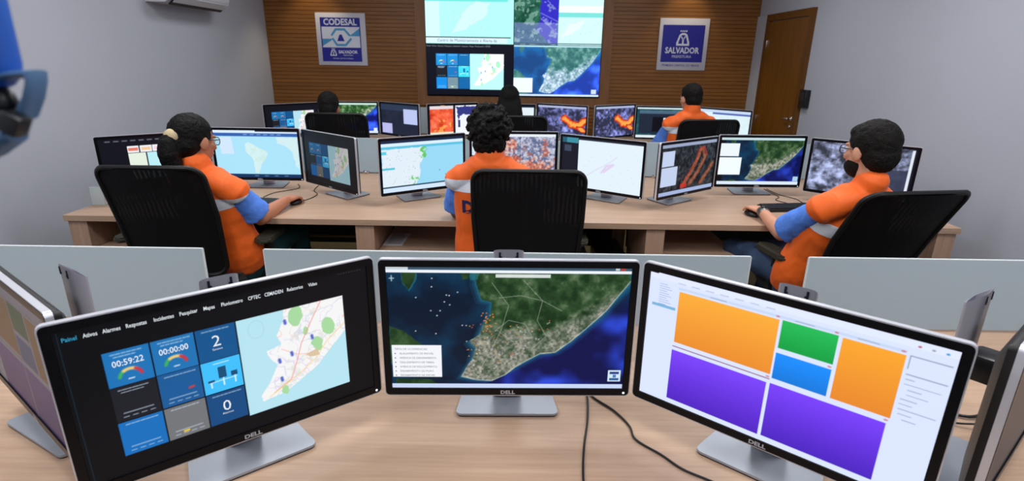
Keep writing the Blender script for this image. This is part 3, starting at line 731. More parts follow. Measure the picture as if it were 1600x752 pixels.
sp = struct('slat_panel', slats(XL + 0.002, -1.15, 0.0, CEIL), M_slat, wb); sp['kind'] = 'stuff'
sp = struct('slat_panel', slats(1.125, XR - 0.002, 0.0, CEIL), M_slat, wb); sp['kind'] = 'stuff'
sp = struct('slat_panel', slats(-1.15, 1.125, 0.0, 1.02), M_slat, wb); sp['kind'] = 'stuff'
bm = bmesh.new()
box(bm, (-1.0925, YB - 0.02, (1.02 + CEIL) / 2), (0.115, 0.04, CEIL - 1.02)); box(bm, (1.067, YB - 0.02, (1.02 + CEIL) / 2), (0.115, 0.04, CEIL - 1.02))
box(bm, (-0.0125, YB - 0.02, 1.075), (2.045, 0.04, 0.11)); box(bm, (-0.0125, YB - 0.02, (2.33 + CEIL) / 2), (2.045, 0.04, CEIL - 2.33))
tag(struct('trim_1', bm, M_border), 'plain brown wood border set around the video wall', kind='structure')
tag(struct('trim_2', B((XR - 0.012, 6.72, 1.03), (0.024, 0.27, 2.06), bev=0.002), M_wall), kind='structure')
# skirting boards
for nm, c, s in (('baseboard_left', (XL + 0.008, (YB + YF) / 2, 0.04), (0.016, YB - YF - 0.1, 0.08)), ('baseboard_right', (XR - 0.008, 1.97, 0.04), (0.016, 7.1, 0.08))):
    struct(nm, B(c, s), mat('baseboard_wood', (96, 62, 34), 0.5))
# door in the right wall
DY0, DY1, DZ = 5.575, 6.575, 2.06
dr = struct('door_1', B((XR - 0.008, (DY0 + DY1) / 2, (DZ - 0.075) / 2 + 0.002), (0.03, DY1 - DY0 - 0.13, DZ - 0.08), bev=0.002), M_door)
bm = bmesh.new()
box(bm, (XR - 0.018, DY0 + 0.032, DZ / 2), (0.036, 0.064, DZ)); box(bm, (XR - 0.018, DY1 - 0.032, DZ / 2), (0.036, 0.064, DZ)); box(bm, (XR - 0.018, (DY0 + DY1) / 2, DZ - 0.034), (0.036, DY1 - DY0 - 0.128, 0.068))
obj('door_frame', bm, M_doorf, dr, smooth=False)
bm = tube(bmesh.new(), [(XR - 0.024, 5.70, 1.03), (XR - 0.060, 5.70, 1.03)], 0.010)
tube(bm, [(XR - 0.060, 5.70, 1.03), (XR - 0.066, 5.76, 1.03), (XR - 0.06, 5.81, 1.028)], [0.011, 0.009, 0.008])
obj('door_handle', bm, M_chrome, dr)
obj('handle_plate', ell(bmesh.new(), (XR - 0.024, 5.70, 1.03), (0.006, 0.027, 0.027)), M_chrome, dr)
obj('lock', ell(bmesh.new(), (XR - 0.025, 5.70, 0.95), (0.008, 0.02, 0.02)), M_chrome, dr)
for z in (0.95, 1.75): obj('hinge', B((XR - 0.028, DY1 - 0.066, z), (0.012, 0.014, 0.09), bev=0.002), M_chrome, dr)
# access reader beside the door
t = thing('access_reader', 'small black access control box on the wall beside the wooden door', 'card reader', (XR, 5.49, 1.24))
obj('casing', B((-0.025, 0, 0), (0.05, 0.12, 0.165), bev=0.006), M_black, t)
obj('keypad', B((-0.0515, 0, 0.02), (0.003, 0.08, 0.07)), mat('keypad_dark_grey', (40, 42, 48), 0.3), t)
# air conditioner high on the left wall
t = thing('air_conditioner', 'white split air conditioner mounted high on the left wall', 'air conditioner', (XL, 5.15, 1.95))
prof = [(0.0, 0.0), (0.16, 0.0), (0.215, 0.04), (0.235, 0.1), (0.235, 0.26), (0.21, 0.30), (0.0, 0.30)]
bm = bmesh.new()
v0 = [bm.verts.new((p[0], -0.48, p[1])) for p in prof]; v1 = [bm.verts.new((p[0], 0.42, p[1])) for p in prof]
bm.faces.new(v0); bm.faces.new(v1[::-1])
for i in range(7): bm.faces.new((v0[i], v0[(i + 1) % 7], v1[(i + 1) % 7], v1[i]))
obj('casing', bm, M_ac, t)
obj('air_vent', B((0.19, -0.03, 0.012), (0.085, 0.80, 0.012), Matrix.Rotation(R(-36), 3, 'Y')), M_black, t)
obj('louver', B((0.213, -0.03, 0.022), (0.06, 0.80, 0.006), Matrix.Rotation(R(-42), 3, 'Y')), M_ac, t)
# ceiling fittings (give the light above)
for i, (x, y, e) in enumerate(LAMPS):
    side = 'left side' if x < -0.1 else ('right side' if x > 0.1 else 'centre line')
    row = {-0.5: 'behind the camera', 1.3: 'over the nearest desk', 0.6: 'above the camera', 3.3: 'over the middle desk', 3.1: 'over the middle desk', 5.0: 'over the back desk'}[y]
    t = thing('ceiling_light', 'square recessed ceiling light panel %s, %s' % (row, side), 'ceiling light', (x, y, CEIL), 0, 'recessed ceiling light panels')
    bm = ring(bmesh.new(), rrect(0.64, 0.64, 0.01, 2), rrect(0.60, 0.60, 0.01, 2), -0.012, 0.0)
    bmesh.ops.rotate(bm, cent=(0, 0, 0), matrix=Matrix.Rotation(R(-90), 3, 'X'), verts=bm.verts)
    obj('frame', bm, M_white, t)
    obj('diffuser', B((0, 0, -0.004), (0.6, 0.6, 0.006)), emis('light_diffuser', (255, 255, 255), 3.0), t)
for x in (-2.3, 1.95):
    t = thing('downlight', 'round ceiling downlight above the %s' % ('CODESAL sign' if x < 0 else 'SALVADOR sign'), 'downlight', (x, 6.68, CEIL), 0, 'downlights over the back wall')
    bm = bmesh.new(); bmesh.ops.create_cone(bm, cap_ends=True, segments=24, radius1=0.05, radius2=0.055, depth=0.012); obj('frame', bm, M_white, t, (0, 0, -0.006))

# ------------------------------------------------------------------ wall signs
def sign_mesh_parts(t, w):
    obj('board', B((0, 0, 0), (w, 0.012, w), bev=0.001), M_signw, t)
def crest(bm, cx, cz, s, y):
    """white city crest: domed outline, crown dots and a bird-like Y"""
    rad = [(-0.5, -0.5), (0.5, -0.5), (0.5, -0.28), (0.30, 0.30), (0.12, 0.42), (-0.12, 0.42), (-0.30, 0.30), (-0.5, -0.28)]
    inn = [(-0.34, -0.36), (0.34, -0.36), (0.34, -0.24), (0.20, 0.20), (0.08, 0.28), (-0.08, 0.28), (-0.20, 0.20), (-0.34, -0.24)]
    n = 8
    for i in range(n):
        j = (i + 1) % n
        flat(bm, [[(cx + s * rad[i][0], cz + s * rad[i][1]), (cx + s * rad[j][0], cz + s * rad[j][1]), (cx + s * inn[j][0], cz + s * inn[j][1]), (cx + s * inn[i][0], cz + s * inn[i][1])]], y)
    for p in ([(-0.06, -0.36), (0.06, -0.36), (0.06, -0.05), (-0.06, -0.05)], [(-0.06, -0.05), (0.0, -0.02), (-0.13, 0.2), (-0.2, 0.16)], [(0.0, -0.02), (0.06, -0.05), (0.2, 0.16), (0.13, 0.2)]):
        flat(bm, [[(cx + s * a, cz + s * b) for a, b in p]], y)
    for k in range(4):
        flat(bm, [[(cx + s * (-0.26 + k * 0.145 + a), cz + s * (0.5 + b)) for a, b in ((0, 0), (0.085, 0), (0.085, 0.12), (0, 0.12))]], y)
t = thing('wall_sign', 'square white and blue CODESAL sign on the slatted wall left of the screens', 'sign', (-2.01, YB - 0.029, 1.75))
sign_mesh_parts(t, 0.572)
y = -0.0075
obj('blue_field', flat(bmesh.new(), [[(-0.235, 0.235), (-0.235, -0.245), (0.225, -0.245), (0.225, 0.235)]], y), M_signb, t, smooth=False)
obj('white_field', flat(bmesh.new(), [[(-0.222, 0.135), (-0.222, -0.09), (0.214, -0.09), (0.214, 0.135)]], y - 0.0006), M_signt, t, smooth=False)
def band(pts, wd):
    out = []
    for a, b in zip(pts, pts[1:]):
        d = Vector((b[0] - a[0], b[1] - a[1])).normalized(); n_ = Vector((-d.y, d.x)) * wd / 2; e = d * wd * 0.3
        out.append([(a[0] - e.x + n_.x, a[1] - e.y + n_.y), (a[0] - e.x - n_.x, a[1] - e.y - n_.y), (b[0] + e.x - n_.x, b[1] + e.y - n_.y), (b[0] + e.x + n_.x, b[1] + e.y + n_.y)])
    return out
bm = bmesh.new()
for k, p in enumerate(band([(-0.11, 0.045), (-0.06, 0.108), (0.04, 0.108), (0.095, 0.045)], 0.024) + band([(-0.10, 0.005), (-0.055, -0.062), (0.045, -0.062), (0.11, 0.005)], 0.024)):
    flat(bm, [p], y - 0.0012 - k * 0.0001)
flat(bm, [[(0.095, 0.035), (0.214, 0.035), (0.214, 0.12), (0.12, 0.055)], [(-0.222, 0.005), (-0.10, 0.005), (-0.12, -0.015), (-0.222, -0.075)]], y - 0.001)
obj('sky_blue_bands', bm, M_signb2, t, smooth=False)
obj('triangle', flat(bmesh.new(), [[(-0.05, -0.02), (0.035, -0.02), (0.005, 0.052), (-0.02, 0.052)]], y - 0.002), M_signb, t, smooth=False)
bm = bmesh.new()
add_text(bm, 'CODESAL', 0.095, -0.005, 0.184, y - 0.001, 0.0028, sx=0.92)
add_text(bm, 'SALVADOR', 0.047, 0.065, -0.14, y - 0.001, 0.0016, sx=0.92); add_text(bm, 'PREFEITURA', 0.021, 0.065, -0.176, y - 0.001); add_text(bm, 'PRIMEIRA CAPITAL DO BRASIL', 0.0175, 0.005, -0.212, y - 0.001)
crest(bm, -0.105, -0.145, 0.075, y - 0.001)
obj('lettering', bm, M_signt, t, smooth=False)
t = thing('wall_sign', 'square white sign with blue SALVADOR PREFEITURA field, right of the screens', 'sign', (1.948, YB - 0.029, 1.748))
sign_mesh_parts(t, 0.568)
obj('blue_field', flat(bmesh.new(), [[(-0.245, 0.212), (-0.245, -0.195), (0.238, -0.195), (0.238, 0.212)]], y), M_signb, t, smooth=False)
bm = bmesh.new(); crest(bm, -0.005, 0.062, 0.15, y - 0.001)
add_text(bm, 'SALVADOR', 0.092, -0.005, -0.068, y - 0.001, 0.0028, sx=0.84); add_text(bm, 'PREFEITURA', 0.042, -0.005, -0.135, y - 0.001, sx=1.0)
obj('lettering', bm, M_signt, t, smooth=False)
obj('lettering', add_text(bmesh.new(), 'PRIMEIRA CAPITAL DO BRASIL', 0.034, -0.003, -0.232, y - 0.001, 0.0003, sx=0.96), M_signl, t, smooth=False)

# ------------------------------------------------------------------ video wall
VW, VH = 1.014, 0.572
t = thing('video_wall', 'two by two video wall of large screens in the slatted back wall', 'video wall', (-0.014, YB - 0.075, 1.145))
for (cx, cz, pf, txt) in ((-0.508, 0.573, pic_v1, 1), (0.508, 0.573, pic_v2, 0), (-0.508, 0, pic_v3, 2), (0.508, 0, pic_v4, 0)):
    p = obj('display_panel', B((0, 0.035, VH / 2), (VW, 0.06, VH), bev=0.001), M_bezel, t, (cx, 0, cz))
    s_ = link_mesh('screen', screen_mesh('screen', pf(), VW - 0.006, VH - 0.006, M_scr_wall, 0.0035, 0.003), p)
    if txt == 1:
        obj('lettering', add_text(bmesh.new(), 'Centro de Monitoramento e Alerta da', 0.044, -0.03, 0.037, 0.002), emis('screen_text_grey', (84, 100, 120)), p, smooth=False)
    if txt == 2:
        bm = bmesh.new()
        add_text(bm, 'Painel  Ativos  Alarmes  Respostas  Incidentes  Pesquisar  Mapas  Pluviometro  CPTEC', 0.021, -0.13, 0.548, 0.002)
        obj('lettering', bm, emis('screen_text_pale', (150, 156, 170)), p, smooth=False)

# ------------------------------------------------------------------ desks and dividers
DESK_Z = 0.74
def desk(y0, y1, label, rowy, back=False):
    t = thing('row_desk', label, 'desk', (0, y0, 0))
    d = y1 - y0
    bm = bmesh.new(); box(bm, (0, d / 2, DESK_Z - 0.016), (4.80, d, 0.032), bev=0.0015)
    obj('desktop', bm, M_desk, t, smooth=False)
    for x in (-2.345, -0.797, 0.775, 2.345):
        w = 0.10
        bm = B((x, 0.25, (DESK_Z - 0.033) / 2), (w, 0.46, DESK_Z - 0.033), bev=0.001)
        obj('leg_panel', bm, M_deskv, t, smooth=False)
        obj('leg_panel', B((x, d - 0.12, (DESK_Z - 0.033) / 2), (w, 0.2, DESK_Z - 0.033), bev=0.001), M_deskv, t, smooth=False)
    for x0, x1 in ((-2.29, -0.85), (-0.745, 0.722), (0.828, 2.29)):
        obj('modesty_panel', B(((x0 + x1) / 2, d - 0.26, 0.45), (x1 - x0, 0.018, 0.34)), mat('modesty_panel_dark', (30, 27, 26), 0.6), t, smooth=False)
        for z in (0.37, 0.50):
            obj('crossbar', B(((x0 + x1) / 2, d - 0.40, z), (x1 - x0, 0.03, 0.012)), mat('crossbar_tan', (150, 128, 96), 0.5), t, smooth=False)
    if not back:
        for x0 in (-2.29, -0.74, 0.83):
            obj('shelf', B((x0 + 0.215, 0.42, 0.535), (0.43, 0.74, 0.022), bev=0.001), M_desk, t, smooth=False)
            obj('shelf_side', B((x0 + 0.42, 0.42, 0.27), (0.018, 0.7, 0.50)), M_deskv, t, smooth=False)
    return t
def dividers(yy, z1, row, xs=((-2.40, -0.968), (-0.775, 0.747), (0.931, 2.40))):
    where = ('left of', 'across the middle of', 'right of')
    nm = ('left part', 'middle part', 'right part')
    for k, (x0, x1) in enumerate(xs):
        g = thing('desk_divider', 'frosted glass divider along the back edge of the %s, %s' % (row, nm[k]), 'divider', ((x0 + x1) / 2, yy, DESK_Z))
        w = x1 - x0; h = z1 - DESK_Z
        obj('glass_panel', B((0, 0, 0.010 + (h - 0.01) / 2), (w, 0.008, h - 0.010)), M_glass, g, smooth=False)
        bm = bmesh.new(); box(bm, (0, 0, h + 0.001), (w, 0.0084, 0.0025)); box(bm, (-w / 2 - 0.001, 0, h / 2 + 0.005), (0.0025, 0.0084, h - 0.010)); box(bm, (w / 2 + 0.001, 0, h / 2 + 0.005), (0.0025, 0.0084, h - 0.01))
        obj('polished_edge', bm, M_gedge, g, smooth=False)
        for cx in (-w / 2 + 0.10, 0, w / 2 - 0.10) if w > 1.49 else (-w / 2 + 0.12, w / 2 - 0.12):
            bm = B((0, 0, 0.012), (0.04, 0.03, 0.024), bev=0.003)
            tube(bm, [(0, -0.014, 0.016), (0, -0.028, 0.016)], 0.008)
            obj('glass_clamp', bm, M_chrome, g, (cx, 0, 0))
desk(0.44, 1.665, 'long light wood desk nearest the camera, under the three large monitors', 0)
desk(2.85, 4.105, 'long light wood desk of the middle row, three people working at it', 1)
desk(5.05, 6.35, 'long light wood desk of the back row by the slatted wall', 2, True)
dividers(1.64, 0.99, 'nearest desk')
dividers(4.08, 1.0, 'middle row desk')
dividers(6.325, 1.035, 'back row desk')

# ------------------------------------------------------------------ monitors
MW, MH = 0.566, 0.336
SW, SH = 0.531, 0.299
def monitor_shared():
    d = {}
    zc = MH / 2
    o1 = rrect(MW, MH, 0.011, 5, 0, zc); o2 = rrect(MW - 0.005, MH - 0.005, 0.009, 5, 0, zc)
    inn = rrect(SW, SH, 0.0004, 5, 0, 0.0195 + SH / 2)
    d['silver_band'] = (mesh_of(ring(bmesh.new(), o1, o2, 0.001, 0.013), 'silver_band', M_edge), 'p')
    d['bezel'] = (mesh_of(ring(bmesh.new(), o2, inn, 0.0, 0.009), 'bezel', M_bezel), 'p')
    bm = bmesh.new()
    lay = [(0.007, 1.0, 1.0), (0.014, 1.008, 1.012), (0.026, 0.99, 0.985), (0.034, 0.93, 0.9), (0.046, 0.70, 0.66), (0.050, 0.45, 0.42)]
    rings = [[bm.verts.new((p[0] * a * 0.99, yy, zc + (p[1] - zc) * b * 0.985)) for p in o2] for yy, a, b in lay]
    for a, b in zip(rings, rings[1:]):
        for i in range(len(a)): bm.faces.new((a[i], a[(i + 1) % len(a)], b[(i + 1) % len(a)], b[i]))
    bm.faces.new(rings[0]); bm.faces.new(rings[-1])
    d['back_housing'] = (mesh_of(bm, 'back_housing', M_back), 'p')
    d['logo'] = (mesh_of(add_text(bmesh.new(), 'DELL', 0.0125, -0.0, 0.0098, -0.0006, 0.0004, sx=1.2), 'logo', M_logo, False), 'p')
    bm = bmesh.new(); bmesh.ops.create_uvsphere(bm, u_segments=10, v_segments=6, radius=0.0028); bmesh.ops.scale(bm, vec=(1, 0.4, 1), verts=bm.verts); bmesh.ops.translate(bm, vec=(MW / 2 - 0.014, -0.0004, 0.0095), verts=bm.verts)
    d['power_light'] = (mesh_of(bm, 'power_light', emis('power_light_white', (235, 245, 255), 1.5)), 'p')
    # fixed parts
    bm = bmesh.new()
    base = [(-0.118, 0.03), (0.118, 0.03), (0.11, 0.215), (-0.11, 0.215)]
    pl = rrect(0.252, 0.184, 0.016, 4, 0, 0.03 + 0.092)
    pl = [(p[0] * (1 - 0.18 * max(0, (p[1] - 0.03) / 0.182)), p[1]) for p in pl]
    prism(bm, pl, 'z', 0.004, 0.0095)
    d['stand_base'] = (mesh_of(bm, 'stand_base', M_base), 's')
    d['base_underside'] = (mesh_of(prism(bmesh.new(), [(p[0] * 0.99, 0.12 + (p[1] - 0.12) * 0.985) for p in pl], 'z', 0.0, 0.004), 'base_underside', M_rub), 's')
    # hollow riser with slanted top
    oo = []; ii = []
    for k in range(24):
        a = 2 * PI * k / 24; ca, sa = math.cos(a), math.sin(a)
        ex = lambda v: math.copysign(abs(v) ** 0.45, v)
        oo.append((0.036 * ex(ca), 0.016 * ex(sa))); ii.append((0.0335 * ex(ca), 0.0135 * ex(sa)))
    bm = bmesh.new(); yc = 0.122
    top = lambda p: 0.392 - p[1] * 0.95
    a0 = [bm.verts.new((p[0], yc + p[1], 0.013)) for p in oo]; a1 = [bm.verts.new((p[0], yc + p[1], top(p))) for p in oo]
    b1 = [bm.verts.new((p[0], yc + p[1], top(p) - 0.0005)) for p in ii]; b0 = [bm.verts.new((p[0], yc + p[1], 0.30)) for p in ii]
    for i in range(24):
        j = (i + 1) % 24
        bm.faces.new((a0[i], a0[j], a1[j], a1[i])); bm.faces.new((a1[i], a1[j], b1[j], b1[i])); bm.faces.new((b1[i], b1[j], b0[j], b0[i]))
    bm.faces.new(a0); bm.faces.new(b0)
    d['riser'] = (mesh_of(bm, 'riser', M_silver, angle=50), 's')
    for q in (-1, 1):
        bm = bmesh.new(); box(bm, (q * 0.0205, yc - 0.0158, 0.392), (0.0045, 0.003, 0.017)); box(bm, (q * 0.0185, yc - 0.0158, 0.388), (0.006, 0.003, 0.004))
        d['riser_slot' if q < 0 else 'riser_slot.'] = (mesh_of(bm, 'riser_slot', M_slot, False), 's')
    bm = bmesh.new(); box(bm, (0, 0.078, MH / 2), (0.066, 0.055, 0.058), bev=0.008)
    d['mount_bracket'] = (mesh_of(bm, 'mount_bracket', M_black), 'p')
    return d
SHR = monitor_shared()
def monitor(x, y, yaw, raise_, pic, label, group=None, boff=(0, 0, 0)):
    t = thing('monitor', label, 'monitor', (x, y, DESK_Z), R(yaw), group)
    for k, (me, w) in SHR.items():
        o = link_mesh(k.rstrip('.'), me, t, (0, 0, raise_) if w == 'p' else (0, 0, 0))
        if k.startswith('riser') and raise_ < 0.07: o.scale = (1, 1, 0.90)
        if 'base' in k: o.location = (boff[0], boff[1], 0); o.rotation_euler = (0, 0, R(boff[2]))
        if k == 'stand_base': o['label'] = 'flat silver stand base'
    cv = pic()
    s = link_mesh('screen', screen_mesh('screen', cv, SW - 0.0005, SH - 0.0005, M_scr, 0.003, 0.0197), t, (0, 0, raise_))
    return t, s
HF, HM, HB = 0.084, 0.057, 0.060
def U(u): return (u - 0.5) * SW
def V(v): return 0.0195 + (1 - v) * SH
E_white = emis('screen_text_white', (226, 234, 240)); E_cyan = emis('screen_text_cyan', (40, 150, 190)); E_dim = emis('screen_text_dim', (120, 124, 134)); E_dark = emis('screen_text_dark', (92, 96, 108))
# front row
m1, s1 = monitor(-0.521, 0.951, 38, HF, pic_f1, 'large foreground monitor with blue tile dashboard and street map on black', boff=(0, -0.024, 0))
bm = bmesh.new()
for u, w in ((0.092, 'Ativos'), (0.147, 'Alarmes'), (0.213, 'Respostas'), (0.290, 'Incidentes'), (0.362, 'Pesquisar'), (0.425, 'Mapas'), (0.498, u'Pluviometro'), (0.572, 'CPTEC'), (0.640, 'CEMADEN'), (0.716, 'Relatorios'), (0.783, 'Video')):
    add_text(bm, w, 0.0105, U(u), V(0.052), 0.0022, 0.00012, sx=0.72)
add_text(bm, '00:59:22', 0.0165, U(0.170), V(0.268), 0.0022, 0.0002, sx=0.82); add_text(bm, '00:00:00', 0.0165, U(0.300), V(0.268), 0.0022, 0.0002, sx=0.82)
add_text(bm, '2', 0.032, U(0.430), V(0.285), 0.0022); add_text(bm, '0', 0.032, U(0.430), V(0.755), 0.0022)
add_text(bm, 'Sirenes', 0.006, U(0.430), V(0.338), 0.0022); add_text(bm, 'Alarmes', 0.006, U(0.430), V(0.805), 0.0022)
obj('lettering', bm, E_white, s1, smooth=False)
obj('lettering', add_text(bmesh.new(), 'Painel', 0.0105, U(0.040), V(0.052), 0.0022, 0.00012, sx=0.84), E_cyan, s1, smooth=False)
m2, s2 = monitor(-0.005, 1.115, 1.1, HF, pic_f2, 'centre foreground monitor showing satellite image of a coastal city peninsula', boff=(0, 0.006, 0))
bm = bmesh.new()
for k, w in enumerate(('TIPOS DE OCORRENCIAS', 'ALAGAMENTO DE IMOVEL', 'AMEACA DE DESABAMENTO', 'DESLIZAMENTO DE TERRA', 'AMEACA DE DESLIZAMENTO', 'DESABAMENTO DE MURO', 'DESABAMENTO DE IMOVEL')):
    add_text(bm, w, 0.0068, U(0.018 if k == 0 else 0.038), V(0.665 + k * 0.0375), 0.0022, 0.0, 'LEFT', 0.95)
    if k: flat(bm, [[(U(0.02) + a, V(0.665 + k * 0.0375) + b) for a, b in ((-0.0013, -0.0015), (0.0013, -0.0015), (0.0013, 0.0015), (-0.0013, 0.0015))]], 0.0022)
obj('lettering', bm, E_dark, s2, smooth=False)
m3, s3 = monitor(0.502, 0.944, -39.7, HF, pic_f3, 'large foreground monitor with orange, green, blue and purple video tiles on white', boff=(0, -0.019, 0))
monitor(-0.997, 0.992, -36, HF, pic_f0, 'foreground monitor cut by the left frame edge, dim orange and purple tiles', boff=(-0.075, -0.035, 8))
monitor(1.013, 0.932, 38.5, HF, pic_f4, 'foreground monitor cut by the right frame edge, seen edge-on')
# middle row
monitor(-2.057, 3.198, 39, HM, pic_ml1, 'middle row leftmost monitor, dark page with small map thumbnails, behind the ponytailed woman')
monitor(-1.628, 3.525, 0, HM, pic_ml2, 'middle row monitor with pale blue map of South America')
monitor(-1.111, 3.321, -39.9, HM, lambda: pic_dash(0.72), 'middle row monitor with dim blue dashboard, right of the South America map')
monitor(-0.527, 3.281, 35, HM, pic_mm1, 'middle row monitor with light blue sea map and green patches, left of the curly-haired person')
monitor(0.003, 3.535, 3, HM, pic_mm2, 'middle row monitor with reddish aerial city image, partly behind the curly-haired person')
monitor(0.52, 3.309, -35, HM, pic_mm3, 'middle row monitor with mostly white page and faint pink streak')
monitor(1.048, 3.293, 38, HM, pic_mr1, 'middle row monitor with dark aerial view and orange-red outlined strips')
monitor(1.576, 3.534, 1.9, HM, pic_mr2, 'middle row monitor with coastal satellite image and two white boxes, before the bearded man')
monitor(2.045, 3.266, -41, HM, pic_mr3, 'middle row rightmost monitor with grey cloud image, behind the bearded man')
# back row
monitor(-2.10, 5.40, 46, HB, pic_dash, 'back row leftmost monitor with blue tiles beside a white map')
monitor(-1.655, 5.74, 6, HB, pic_bl2, 'back row monitor with green coast and bright blue sea, behind the short-haired head')
monitor(-1.146, 5.65, -36, HB, pic_bl3, 'back row monitor with dark page and two pale lilac boxes')
monitor(-0.607, 5.69, 32, HB, pic_bm1, 'back row monitor with bright red-orange heat map beside a white map')
monitor(-0.065, 5.70, 2, HB, pic_bm2, 'back row monitor mostly hidden behind the long-haired person')
monitor(0.482, 5.74, -29, HB, lambda: pic_bm3(5), 'back row monitor with cloud image and orange streak, right of the long-haired person')
monitor(1.039, 5.81, 34, HB, lambda: pic_bm3(11), 'back row monitor with cloud image and orange streak, left of the short-haired man in orange')
monitor(1.51, 5.72, -4, HB, pic_br2, 'back row monitor with dark green map, partly behind the short-haired man in orange')
monitor(2.03, 5.52, -44, HB, pic_br3, 'back row rightmost monitor with pale cyan page, near the door')

# ------------------------------------------------------------------ desk accessories
def cable(name, pts, r, label, z=None):
    P = [Vector(p) for p in pts]
    Q = []
    for i in range(len(P) - 1):
        p0 = P[max(i - 1, 0)]; p1 = P[i]; p2 = P[i + 1]; p3 = P[min(i + 2, len(P) - 1)]
        for k in range(6):
            s = k / 6
            Q.append(0.5 * ((2 * p1) + (p2 - p0) * s + (2 * p0 - 5 * p1 + 4 * p2 - p3) * s * s + (3 * p1 - p0 - 3 * p2 + p3) * s ** 3))
    Q.append(P[-1])
    return tag(obj(name, tube(bmesh.new(), Q, r, n=8), M_cable), label, 'cable')
zc = DESK_Z + 0.0035
cable('cable', [(0.19, 1.34, zc), (0.20, 1.25, zc), (0.190, 1.15, zc), (0.168, 1.04, zc), (0.155, 0.94, zc), (0.15, 0.80, zc)], 0.0026, 'thin black cable running straight toward the camera over the nearest desk')
cable('cable', [(0.205, 1.34, zc), (0.208, 1.25, zc), (0.258, 1.18, zc), (0.285, 1.12, zc), (0.290, 1.07, zc), (0.335, 1.02, zc), (0.37, 0.975, zc), (0.42, 0.94, zc), (0.50, 0.88, zc)], 0.0026, 'thin black cable curving off to the right over the nearest desk')
cable('cable', [(1.02, 1.36, zc), (1.05, 1.30, zc), (1.07, 1.22, zc), (1.13, 1.17, zc + 0.004), (1.22, 1.20, zc + 0.004)], 0.004, 'thick black cable looping on the desk behind the right foreground monitor')
cable('cable', [(1.00, 1.34, zc), (1.03, 1.24, zc), (1.06, 1.16, zc), (1.12, 1.13, zc + 0.012), (1.20, 1.14, zc + 0.012)], 0.0026, 'thin black cable beside the thick looped one')
cable('cable', [(1.74, 3.74, zc), (1.745, 3.58, zc), (1.80, 3.46, zc), (1.80, 3.38, zc), (1.79, 3.30, zc)], 0.0022, 'black cord from keyboard to the coastal satellite monitor')
cable('cable', [(1.72, 3.74, zc), (1.72, 3.60, zc), (1.715, 3.50, zc), (1.66, 3.42, zc), (1.70, 3.33, zc)], 0.0022, 'thin black cord on the desk before the bearded man')
cable('cable', [(-1.45, 3.68, zc), (-1.40, 3.55, zc), (-1.50, 3.42, zc), (-1.52, 3.30, zc)], 0.0022, 'black cord from the keyboard under the South America monitor')
cable('cable', [(-1.30, 3.66, zc), (-1.28, 3.50, zc), (-1.225, 3.40, zc), (-1.225, 3.30, zc), (-1.25, 3.225, zc)], 0.0022, 'thin mouse cord on the desk by the woman\'s hand')
def keyboard(x, y, yaw, label):
    t = thing('keyboard', label, 'keyboard', (x, y, DESK_Z), R(yaw))
    bm = B((0, 0, 0.008), (0.44, 0.135, 0.016), bev=0.003); obj('case', bm, M_black, t)
    bm = bmesh.new()
    for r_ in range(5):
        for c_ in range(20): box(bm, (-0.205 + c_ * 0.0216, -0.045 + r_ * 0.0225, 0.019), (0.0175, 0.0185, 0.007))
    o = obj('keys', bm, M_key, t, smooth=False); o['kind'] = 'stuff'
keyboard(1.70, 3.22, 8, 'black keyboard beside the bearded man\'s hand')
keyboard(-1.60, 3.17, -6, 'black keyboard in front of the ponytailed woman')
keyboard(0.02, 3.19, 0, 'black keyboard hidden in front of the curly-haired person')
def mouse(x, y, yaw, label):
    t = thing('mouse', label, 'mouse', (x, y, DESK_Z), R(yaw))
    bm = ell(bmesh.new(), (0, 0, 0.012), (0.030, 0.052, 0.019)); obj('shell', bm, M_black, t)
    obj('scroll_wheel', ell(bmesh.new(), (0, 0.03, 0.029), (0.003, 0.008, 0.004)), M_pad, t)
mouse(1.355, 3.045, 20, 'black mouse under the bearded man\'s hand')
mouse(-1.262, 3.16, -20, 'black mouse under the ponytailed woman\'s fist')
t = tag(obj('paper_sheet', prism(bmesh.new(), [(-0.735, 3.00), (-0.625, 3.00), (-0.615, 3.22), (-0.735, 3.22)], 'z', 0.5462, 0.549), M_paper, smooth=False), 'white printed sheet on the shelf under the middle desk', 'paper')
bm = bmesh.new()
for k in range(12): box(bm, (-0.677, 3.025 + k * 0.016, 0.5497), (0.08, 0.004, 0.0004))
obj('print_lines', bm, M_ink, t, smooth=False)
t = thing('paper_holder', 'small translucent white plastic holder standing at the left end of the middle desk', 'holder', (-2.358, 3.07, DESK_Z))
obj('plate', B((0, 0, 0.055), (0.075, 0.006, 0.10), bev=0.0025), mat('translucent_white', (196, 206, 206), 0.3), t)
obj('foot', B((0, 0.02, 0.003), (0.07, 0.05, 0.006), bev=0.002), mat('translucent_white', (196, 206, 206), 0.3), t)
def tower(x, y, label, m):
    t = thing('computer_tower', label, 'computer', (x, y, 0))
    obj('case', B((0, 0, 0.215), (0.18, 0.42, 0.41), bev=0.005), m, t)
    obj('front_panel', B((0, -0.214, 0.215), (0.165, 0.012, 0.39), bev=0.003), M_bezel, t)
    obj('power_button', ell(bmesh.new(), (0.05, -0.221, 0.37), (0.009, 0.004, 0.009)), M_silver, t)
    for s in (-1, 1): obj('foot', B((s * 0.06, 0, 0.005), (0.02, 0.3, 0.01)), M_rub, t)
tower(0.62, 3.35, 'black computer tower under the middle desk, right of the curly-haired person', M_black)
tower(0.38, 3.40, 'grey computer tower under the middle desk behind the black chair', mat('tower_grey', (96, 98, 104), 0.5))

